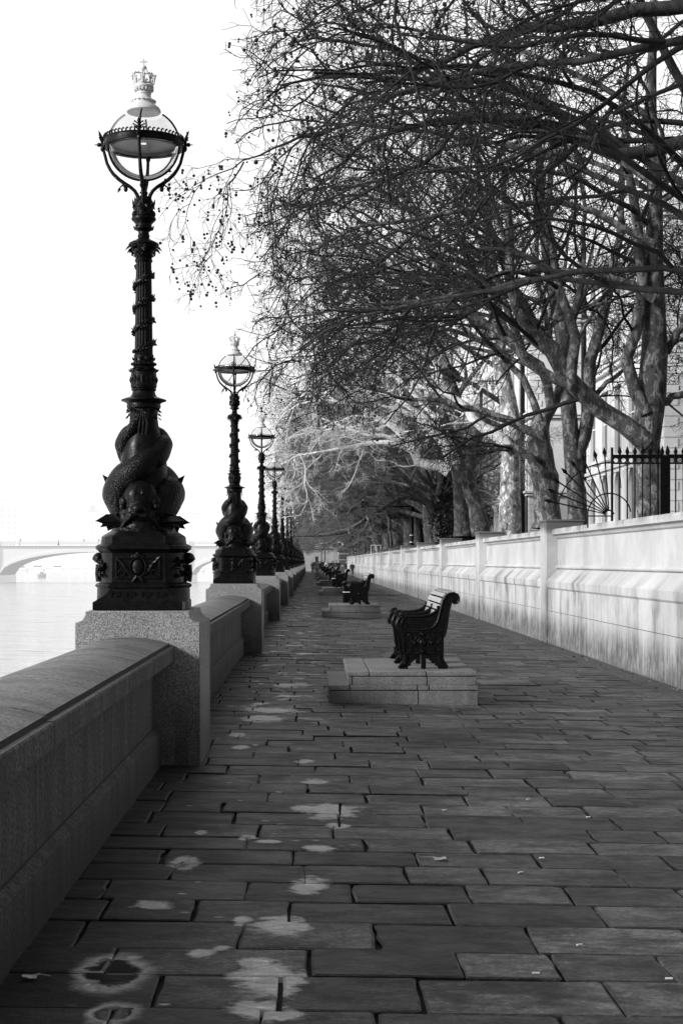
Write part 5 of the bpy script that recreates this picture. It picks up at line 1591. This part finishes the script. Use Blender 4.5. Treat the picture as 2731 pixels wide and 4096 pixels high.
def plane_meshes(name, seed, trunks, limbs, bark, twig, dens=(9, 7, 6, 4), nballs=900, thick=1.0, pale_limbs=None, sub_len=1.0, xlim=-8.2, wisps=None, kx=2.0, tin=.2):
    """trunks/limbs: [(pts, radii)]; returns [(part name, mesh)]"""
    g = np.random.default_rng(seed); parts = []
    tr = []
    for P, rr in trunks:
        n = max(14, len(P)); p = resample(P, n, g, .015); r = np.interp(np.linspace(0, 1, n), np.linspace(0, 1, len(rr)), rr) * (1 + g.normal(0, .045, n))
        tr.append((p[None], r[None], 14))
    def soft(p):                    # the crown ends in a soft drooping curtain over the parapet
        lim = xlim + 1.4 + .55 * np.sin(p[..., 1] * 1.1 + seed) + .45 * np.sin(p[..., 2] * .9 + seed * 2)
        o = np.maximum(lim - p[..., 0], 0)
        p = p.copy(); k = kx
        p[..., 0] = np.where(o > 0, lim - k * (1 - np.exp(-o / k)), p[..., 0]); p[..., 2] -= .12 * o
        lo = np.maximum(2.5 - p[..., 2], 0) * (p[..., 0] < -1.0)
        p[..., 2] = np.where(lo > 0, 2.5 - .7 * (1 - np.exp(-lo / .7)), p[..., 2])
        return p
    lp, lr = [], []
    for P, rr in limbs:
        p = resample(P, 14, g, .03); r = np.interp(np.linspace(0, 1, 14), np.linspace(0, 1, len(rr)), rr)
        lp.append(p); lr.append(r)
    lp = soft(np.array(lp)); lr = np.array(lr)
    tr.append((lp, lr, 10))
    V, Q = tubes(tr); parts.append(('trunk', np_mesh(name + '_trunk', V, Q, bark)))
    n1, n2, n3, n4 = dens
    sl = sub_len

    def crown(lp, lr, pname, mat, th):
        def trim(q):                # twigs stop at the pruned outline of the crown
            lim = xlim - .15 + .5 * np.sin(q[0][:, 0, 1] * 1.3 + seed) + g.normal(0, .45, len(q[0]))
            k = q[0][:, -1, 0] > lim
            k &= q[0][:, -1, 2] > 1.7 + .5 * np.sin(q[0][:, 0, 1] * 2 + seed)
            return q[0][k], q[1][k]
        b1 = spawn(lp, lr, n1, tin, 1.0, R(28), R(62), lambda L, t, u: sl * (1.2 + .28 * L * (1.05 - t)) * u, 9, .016, .014 * th, .15, np.array([-.01, 0, -.015]), np.array([-.12, 0, .0]), g)
        b1 = (soft(b1[0]), b1[1])
        b2 = trim(spawn(*b1, n2, .18, 1.0, R(28), R(65), lambda L, t, u: sl * (.5 + .34 * L * (1.05 - t)) * u, 7, .010, .0085 * th, .19, np.array([0, 0, -.02]), np.array([-.05, 0, 0]), g))
        b3 = trim(spawn(*b2, n3, .12, 1.0, R(30), R(70), lambda L, t, u: sl * (.26 + .34 * L * (1.05 - t)) * u, 6, .008, .0058 * th, .24, np.array([0, 0, -.03]), np.array([0, 0, -.03]), g))
        b4 = trim(spawn(*b3, n4, .15, 1.0, R(30), R(75), lambda L, t, u: sl * (.12 + .38 * L * (1.1 - t)) * u, 4, .007, .0042 * th, .26, np.array([0, 0, -.02]), np.array([0, 0, -.02]), g))
        V, Q = tubes([(b1[0], b1[1], 6), (b2[0], b2[1], 4), (b3[0], b3[1], 3), (b4[0], b4[1], 3)])
        parts.append((pname, np_mesh(name + '_' + pname, V, Q, mat)))
        return b4
    b4 = crown(lp, lr, 'crown', twig, thick)
    ends = b4[0][:, -1]
    if pale_limbs:
        lp = np.array([resample(P, 14, g, .02) for P, _ in pale_limbs]); lr = np.array([np.interp(np.linspace(0, 1, 14), np.linspace(0, 1, len(r)), r) for _, r in pale_limbs])
        V, Q = tubes([(lp, lr, 10)]); parts.append(('pale_limb', np_mesh(name + '_pale', V, Q, BARKW)))  # pale because the sun on these limbs is put into their bark
        crown(lp, lr, 'sunlit_twigs', TWIGP, thick * .9)
    if wisps:
        lp = np.array([resample(P, 14, g, .03) for P, _ in wisps]); lr = np.array([np.interp(np.linspace(0, 1, 14), np.linspace(0, 1, len(r)), r) for _, r in wisps])
        c1 = spawn(lp, lr, 9, .1, 1.0, R(25), R(70), lambda L, t, u: .75 * u + 0 * L, 8, .008, .005, .2, np.array([0, 0, -.06]), np.array([-.1, 0, -.2]), g)
        c2 = spawn(*c1, 6, .1, 1.0, R(25), R(70), lambda L, t, u: .35 * u + 0 * L, 6, .007, .0042, .25, np.array([0, 0, -.05]), np.array([0, 0, -.1]), g)
        c3 = spawn(*c2, 3, .2, 1.0, R(25), R(70), lambda L, t, u: .15 * u + 0 * L, 4, .007, .0036, .25, np.array([0, 0, -.05]), np.array([0, 0, -.1]), g)
        V, Q = tubes([(lp, lr, 8), (c1[0], c1[1], 4), (c2[0], c2[1], 3), (c3[0], c3[1], 3)]); parts.append(('drooping_bough', np_mesh(name + '_wisp', V, Q, twig)))
        ends = np.concatenate([ends, np.repeat(c3[0][:, -1], 3, 0)])
    if nballs:
        w_ = np.where(ends[:, 0] < -4.5, 2.2, 1.0); pick = g.choice(len(ends), nballs, replace=False, p=w_ / w_.sum()); P = ends[pick].copy(); P[:, 2] -= g.uniform(.02, .09, nballs)
        k2 = int(nballs * .6); P2 = P[:k2].copy(); P2[:, 2] -= g.uniform(.035, .06, k2); P2[:, 0] += g.normal(0, .012, k2)
        P = np.concatenate([P, P2])
        V, F = balls(P, g.uniform(.017, .028, len(P)))
        parts.append(('seed_balls', np_mesh(name + '_seed_balls', V, F, BALL)))
    return parts


def plant(name, loc, parts, label, rz=0.0, sc=1.0, mir=False, group='plane trees behind the garden wall'):
    root = empty(name, loc, rz); root.scale = (sc, -sc if mir else sc, sc)
    tag(root, label, 'tree', group)
    for pn, me in parts:
        o = link(pn, me, root)
        if pn == 'seed_balls' or pn == 'sunlit_twigs': o['kind'] = 'stuff'
    return root


def loc_pts(base, d, pix):
    """bearings (optionally with their own distance) -> points relative to the tree's foot"""
    return [tuple(at(p[0], p[1], p[2] if len(p) > 2 else d) - Vector(base)) for p in pix]


G0 = np.random.default_rng(1)
# nearest tree, trunk out of view: only its outer boughs reach into the picture
b = (7.2, 13.6, 1.0)
tk = [(0, 0, -.2), (.05, 0, 1.5), (0, .1, 3.4), (0, .1, 5.7)]
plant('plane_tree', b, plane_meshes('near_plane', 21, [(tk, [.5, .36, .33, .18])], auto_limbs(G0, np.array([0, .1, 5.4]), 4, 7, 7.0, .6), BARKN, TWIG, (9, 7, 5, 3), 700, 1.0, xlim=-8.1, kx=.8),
      'plane tree standing out of view, only its outer twigs hanging in across the top')
b = (6.9, 22.4, 1.0)
tk = [(0, 0, -.2), (-.05, 0, 1.5), (0, .1, 3.6), (0, .1, 5.3)]
lim = auto_limbs(np.random.default_rng(5), np.array([0, .1, 5.0]), 4, 6, 8.4, .5)
lim.append((loc_pts(b, 22, [(1640, 40), (1568, 15), (1480, 30), (1350, 50), (1220, 62), (1120, 95), (980, 150), (860, 210)]), [.12, .10, .08, .05, .02]))
lim.append((loc_pts(b, 22.5, [(1640, 340), (1568, 330), (1420, 360), (1300, 300), (1150, 268), (1000, 275), (860, 320), (720, 420)]), [.11, .09, .07, .04, .015]))
W0 = [(loc_pts(b, 23, [(760, 300), (650, 330), (560, 372), (500, 395), (452, 428), (430, 480), (418, 540)]), [.03, .022, .016, .011, .008, .006, .004]),
      (loc_pts(b, 23, [(560, 372), (530, 430), (515, 500), (490, 560), (470, 620)]), [.014, .010, .007, .005, .004])]
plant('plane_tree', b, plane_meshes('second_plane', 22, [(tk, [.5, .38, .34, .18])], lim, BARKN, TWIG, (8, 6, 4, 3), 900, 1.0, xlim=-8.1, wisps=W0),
      'plane tree standing just out of view, long dark boughs sweeping in over the promenade')

# the big forked plane behind the railing
b = (7.08, 32.0, 1.0)
T1 = [(loc_pts(b, 32, [(1492, 1230), (1489, 1120), (1486, 1020), (1492, 930), (1499, 850), (1502, 740), (1499, 620), (1504, 450), (1494, 260), (1500, 60), (1490, -150)]), [.36, .29, .31, .28, .21, .185, .16, .125, .10, .07, .035])]
L1 = [(loc_pts(b, 31.7, [(1484, 1020), (1448, 985), (1400, 955), (1348, 915), (1305, 880), (1262, 800), (1205, 735), (1178, 640), (1165, 500), (1140, 330)]), [.22, .21, .20, .185, .18, .13, .11, .09, .06, .03]),
      (loc_pts(b, 31.5, [(1308, 884), (1318, 830), (1328, 790), (1300, 700), (1272, 600), (1255, 470), (1265, 330), (1250, 150)]), [.16, .14, .12, .10, .09, .07, .05, .02]),
      (loc_pts(b, 31, [(1312, 886), (1270, 868), (1228, 850), (1180, 795), (1120, 740), (1020, 705), (900, 690), (780, 740), (690, 830)]), [.15, .13, .11, .09, .07, .05, .03, .015]),
      (loc_pts(b, 31.8, [(1484, 950), (1450, 872), (1438, 815), (1462, 735), (1474, 640), (1455, 500), (1432, 330), (1440, 120)]), [.19, .17, .165, .15, .13, .10, .07, .03]),
      (loc_pts(b, 32, [(1504, 940), (1532, 918), (1568, 905), (1640, 870)]), [.12, .10, .09, .05]),
      (loc_pts(b, 32, [(1502, 830), (1540, 790), (1568, 745), (1630, 640)]), [.13, .11, .09, .05]),
      (loc_pts(b, 31.5, [(1500, 690), (1440, 650), (1330, 628), (1230, 618), (1130, 640), (1000, 690), (880, 720), (760, 800)]), [.10, .085, .07, .06, .05, .03, .012]),
      (loc_pts(b, 31.0, [(1500, 560), (1420, 520), (1280, 470), (1120, 480), (980, 500), (830, 520), (680, 600), (590, 700)]), [.10, .085, .07, .06, .045, .03, .012]),
      (loc_pts(b, 30.5, [(1497, 420), (1400, 360), (1250, 300), (1080, 270), (900, 260), (740, 300), (600, 380), (520, 480)]), [.09, .08, .07, .05, .04, .025, .012]),
      (loc_pts(b, 30.5, [(1496, 270), (1380, 190), (1220, 130), (1050, 90), (880, 60), (720, 60), (600, 110)]), [.08, .07, .06, .045, .03, .012])]
L1 = [(p, [q * (.92 if i < 1 else .78) for q in r]) for i, (p, r) in enumerate(L1)]
L1 += auto_limbs(np.random.default_rng(9), np.array([0, 0, 8.0]), 0, 2, 8.8, .5)
plant('plane_tree', b, plane_meshes('railing_plane', 23, T1, L1, BARK, TWIG, (9, 6, 5, 3), 1400, 1.25, xlim=-9.0), 'big plane with mottled bark behind the iron railing, forking low into two heavy stems')

b = (6.42, 42.0, 1.0)
T2 = [(loc_pts(b, 42, [(1256, 1215), (1254, 1150), (1250, 1090), (1240, 1040), (1236, 1000), (1244, 960)]), [.43, .355, .345, .37, .31, .23])]
L2 = [(loc_pts(b, 41.5, [(1238, 1080), (1215, 1048), (1190, 1032), (1150, 1028), (1105, 1036), (1060, 1018), (1015, 990)]), [.17, .15, .14, .11, .08, .05, .02]),
      (loc_pts(b, 41, [(1238, 1000), (1200, 978), (1160, 962), (1100, 938), (1020, 925), (930, 915), (840, 890), (760, 880)]), [.17, .15, .13, .11, .08, .05, .03, .012]),
      (loc_pts(b, 42, [(1242, 980), (1262, 930), (1250, 860), (1200, 800), (1160, 700), (1130, 560), (1120, 380)]), [.2, .17, .15, .12, .09, .06, .03]),
      (loc_pts(b, 42.3, [(1246, 975), (1285, 900), (1290, 800), (1330, 680), (1340, 520), (1330, 330)]), [.2, .17, .14, .11, .07, .03]),
      (loc_pts(b, 41, [(1240, 970), (1210, 880), (1140, 800), (1040, 760), (920, 760), (800, 790), (700, 880)]), [.15, .12, .10, .07, .05, .03, .012]),
      (loc_pts(b, 40.5, [(1200, 800), (1120, 700), (1000, 640), (860, 620), (730, 660), (620, 760)]), [.11, .09, .07, .05, .03, .012]),
      (loc_pts(b, 40.5, [(1150, 660), (1060, 550), (940, 480), (800, 450), (670, 500), (580, 620)]), [.10, .08, .06, .045, .03, .012])]
L2 = [(p, [q * .76 for q in r]) for p, r in L2]
L2 += auto_limbs(np.random.default_rng(14), np.array([0, 0, 7.0]), 2, 4, 8.8, .55)
plant('plane_tree', b, plane_meshes('knotty_plane', 24, T2, L2, BARK, TWIG, (8, 6, 5, 3), 1200, 1.25), 'thick knotty plane trunk crossed by the fan of spikes, one low bough bending over')

b = (7.95, 46.0, 1.0)
T2b = [(loc_pts(b, 46, [(1326, 1215), (1322, 1120), (1312, 1020), (1300, 920), (1298, 830), (1280, 720), (1255, 590), (1240, 400), (1236, 200)]), [.32, .26, .24, .21, .19, .16, .13, .09, .05])]
L2b = [(loc_pts(b, 46, [(1318, 1060), (1345, 980), (1350, 900), (1362, 800), (1400, 660), (1425, 500), (1430, 300)]), [.22, .2, .18, .15, .12, .08, .03]),
       (loc_pts(b, 46, [(1345, 960), (1372, 900), (1420, 858), (1462, 830)]), [.09, .08, .07, .04])] + auto_limbs(np.random.default_rng(31), np.array([-.4, 0, 6.6]), 1, 3, 8.5, .6)
plant('plane_tree', b, plane_meshes('slim_plane', 25, T2b, L2b, BARK, TWIG, (7, 6, 4, 3), 500, 1.3), 'slimmer twin-stemmed plane standing close behind the knotty one')

b = (6.9, 53.5, 1.0)
T3 = [(loc_pts(b, 53.5, [(1170, 1225), (1172, 1150), (1168, 1080), (1176, 1000), (1165, 920), (1150, 840), (1140, 740), (1120, 600), (1110, 440)]), [.42, .35, .33, .31, .29, .25, .2, .14, .06])]
L3 = auto_limbs(np.random.default_rng(17), np.array([0, 0, 8.0]), 3, 3, 10.0, .8)
P3 = [(loc_pts(b, 53, [(1168, 1030), (1140, 1000), (1112, 985), (1085, 960), (1060, 925), (1010, 900), (940, 890), (860, 910)]), [.22, .2, .17, .13, .09, .06, .04, .015])]
plant('plane_tree', b, plane_meshes('sunlit_trunk_plane', 26, T3, L3, BARKP, TWIGG, (8, 7, 6, 4), 900, 1.0, P3), 'plane with a sunlit peeling trunk in front of the farther pale building')

b = (6.0, 62.0, 1.0)
T4 = [(loc_pts(b, 62, [(1064, 1232), (1060, 1160), (1058, 1100), (1045, 1040), (1030, 990), (1010, 940)]), [.42, .34, .31, .30, .24, .16]),
      (loc_pts(b, 61.2, [(1104, 1230), (1094, 1170), (1078, 1120), (1076, 1070), (1090, 1010), (1100, 940)]), [.40, .32, .30, .28, .22, .14])]
L4 = auto_limbs(np.random.default_rng(41), np.array([0, 0, 7.4]), 4, 3, 9.0, .8)
L4 += [(loc_pts(b, 67, [(1165, 935), (1050, 865), (900, 845), (770, 865), (680, 925), (622, 1010)]), [.12, .09, .07, .05, .03, .012]),
       (loc_pts(b, 66, [(1160, 985), (1040, 935), (900, 905), (780, 915), (690, 975), (630, 1060)]), [.11, .08, .06, .05, .03, .012]),
       (loc_pts(b, 65, [(1150, 850), (1020, 770), (870, 740), (740, 770), (650, 850), (600, 950)]), [.11, .08, .06, .05, .03, .012])]
P4 = [(loc_pts(b, 60, [(1030, 1082), (1002, 1066), (972, 1066), (954, 1055), (950, 1037), (932, 1026), (906, 1018), (859, 1018), (808, 1026), (764, 1033), (727, 1039)]), [.26, .22, .20, .19, .15, .13, .11, .09, .07, .05, .02]),
      (loc_pts(b, 59.5, [(951, 1037), (932, 1000), (907, 982), (859, 960), (808, 956), (782, 967), (713, 993), (669, 1004)]), [.13, .11, .10, .09, .07, .05, .03, .012]),
      (loc_pts(b, 59, [(932, 1024), (896, 1004), (852, 1000), (823, 993), (786, 980), (740, 960)]), [.10, .09, .07, .06, .04, .015]),
      (loc_pts(b, 58, [(727, 1039), (690, 1045), (665, 1055), (640, 1070)]), [.05, .04, .03, .012]),
      (loc_pts(b, 58, [(690, 1045), (702, 1080), (700, 1110), (706, 1150), (690, 1185)]), [.03, .025, .02, .016, .008]),
      (loc_pts(b, 60, [(1020, 1000), (940, 935), (850, 895), (750, 890), (670, 925), (622, 985)]), [.14, .10, .07, .05, .03, .012]),
      (loc_pts(b, 58, [(951, 1030), (880, 965), (790, 925), (700, 925), (640, 965), (618, 1040)]), [.10, .08, .06, .04, .025, .01]),
      (loc_pts(b, 56, [(1000, 960), (900, 860), (790, 820), (690, 830), (620, 880), (590, 950)]), [.10, .08, .06, .04, .025, .01]),
      (loc_pts(b, 61, [(1040, 1068), (1033, 1040), (1018, 1012), (990, 985), (940, 950), (870, 930)]), [.30, .28, .22, .13, .08, .03])]
plant('plane_tree', b, plane_meshes('sunlit_bough_plane', 27, T4, L4, BARKD, TWIGG, (6, 6, 5, 4), 700, 1.0, P4, .9), 'double-trunked plane whose bright sunlit boughs arch over the path')

# the avenue beyond, three kinds of crown in turn
kinds = []
for s in range(3):
    g = np.random.default_rng(60 + s)
    tk = [(0, 0, -.3), (g.normal(0, .1), 0, 1.6), (g.normal(-.1, .12), g.normal(0, .1), 3.2), (g.normal(-.2, .15), 0, 4.6)]
    lim = auto_limbs(g, np.array(tk[2]) + np.array([0, 0, .3]), 4, 7, 10.0, 1.1)
    lo, hi = R(34), R(52)
    for k in range(3):
        a = PI + g.uniform(-.9, .9); el = g.uniform(lo, hi)
        d = np.array([math.cos(a) * math.cos(el), math.sin(a) * math.cos(el), math.sin(el)])
        p, r = grow(np.array([[0, 0, 3.6 + .4 * k]]), d[None], np.array([8.0]), np.array([.13]), np.array([.015]), 12, .09, np.array([-.01, 0, -.03]), g)
        lim.append((p[0], r[0]))
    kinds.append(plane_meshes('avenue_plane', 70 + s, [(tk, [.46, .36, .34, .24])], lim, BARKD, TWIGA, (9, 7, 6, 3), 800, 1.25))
AV = [76, 82, 89, 98, 105, 112, 121, 131, 139, 147, 155, 164, 172, 181, 190, 199, 208, 217, 226, 238]
rr = random.Random(77)
for i, d in enumerate(AV):
    lab = ('ivy-clad plane trunk standing left bare on its river face' if i == 0 else f'{ORD[i]} plane past the sunlit-boughed tree, in the dark tunnel of trunks')
    if i == 0: lab = 'plane with dark ivy covering its trunk, right after the sunlit-boughed tree'
    o = plant('plane_tree', (6.25 + rr.uniform(-.25, .35), d, 1.0), kinds[i % 3], lab, rr.uniform(-.35, .35), rr.uniform(.92, 1.1), i % 2 == 1)
    if i == 0:
        g = np.random.default_rng(4); N = 5200
        a = g.uniform(0, 2 * PI, N); z = g.uniform(-.2, 5.2, N); r = .42 + np.abs(g.normal(0, .26, N)) * (1 + .4 * np.sin(z * 2.3)) * np.clip(1.3 - z / 6, .4, 1)
        c = np.stack([r * np.cos(a) + .25, r * np.sin(a), z], 1)
        u = nrm(g.normal(0, 1, (N, 3))); v = nrm(np.cross(u, g.normal(0, 1, (N, 3)))); s = g.uniform(.05, .10, N)[:, None]
        V = np.stack([c - u * s, c + v * s * .8, c + u * s, c - v * s * .8], 1).reshape(-1, 3)
        iv = link('ivy', np_mesh('ivy', V, np.arange(N * 4).reshape(N, 4), IVY), o); iv['kind'] = 'stuff'
# a second row deeper in the garden
for i, (x, d, lab) in enumerate(((10.5, 118, 'plane deeper in the garden behind the floodlight post'), (10.8, 142, 'plane deeper in the garden before the farthest pale building'))):
    plant('plane_tree', (x, d, 1.0), kinds[(i + 1) % 3], lab, rr.uniform(0, 6), rr.uniform(.9, 1.05))

# evergreen shrubs that close the gaps low behind the trunks
def shrub(x, y, w_, h, seed, label):
    g = np.random.default_rng(seed); N = 9000
    p = nrm(g.normal(0, 1, (N, 3))) * (g.uniform(0, 1, (N, 1)) ** .33)
    lump = 1 + .22 * np.sin(p[:, :1] * 6 + seed) * np.cos(p[:, 1:2] * 5) + .15 * np.sin(p[:, 2:3] * 9)
    c = p * lump * np.array([w_ * .6, w_, h / 2]) + np.array([0, 0, h / 2])
    u = nrm(g.normal(0, 1, (N, 3))); v = nrm(np.cross(u, g.normal(0, 1, (N, 3)))); s = g.uniform(.07, .15, N)[:, None]
    V = np.stack([c - u * s, c + v * s * .7, c + u * s, c - v * s * .7], 1).reshape(-1, 3)
    root = tag(empty('evergreen_shrub', (x, y, 1.0)), label, 'shrub', 'dark shrubs behind the trunks')
    link('foliage', np_mesh('shrub_leaves', V, np.arange(N * 4).reshape(N, 4), IVY), root)
    MB().tube([(0, 0, -.2), (.1, 0, h * .3), (0, .1, h * .6)], [.12, .09, .04], 8).build('stem', BARKD, root)
for i, (x, y, w_, h, lab) in enumerate(((7.9, 79, 1.9, 4.6, 'dark dense shrub filling the gap right behind the ivy-clad trunk'), (8.3, 88.5, 2.4, 4.4, 'dark shrub behind the trunks beside the floodlight post'),
                                        (10.2, 133, 5, 4.5, 'dark shrub in the shade of the middle of the avenue'), (9.5, 152, 6, 4.5, 'dark shrub deep in the avenue, past the pipe frames'), (9.2, 176, 7, 4.5, 'dark shrub far down the avenue, before the end wall'))):
    shrub(x, y, w_, h, 100 + i, lab)
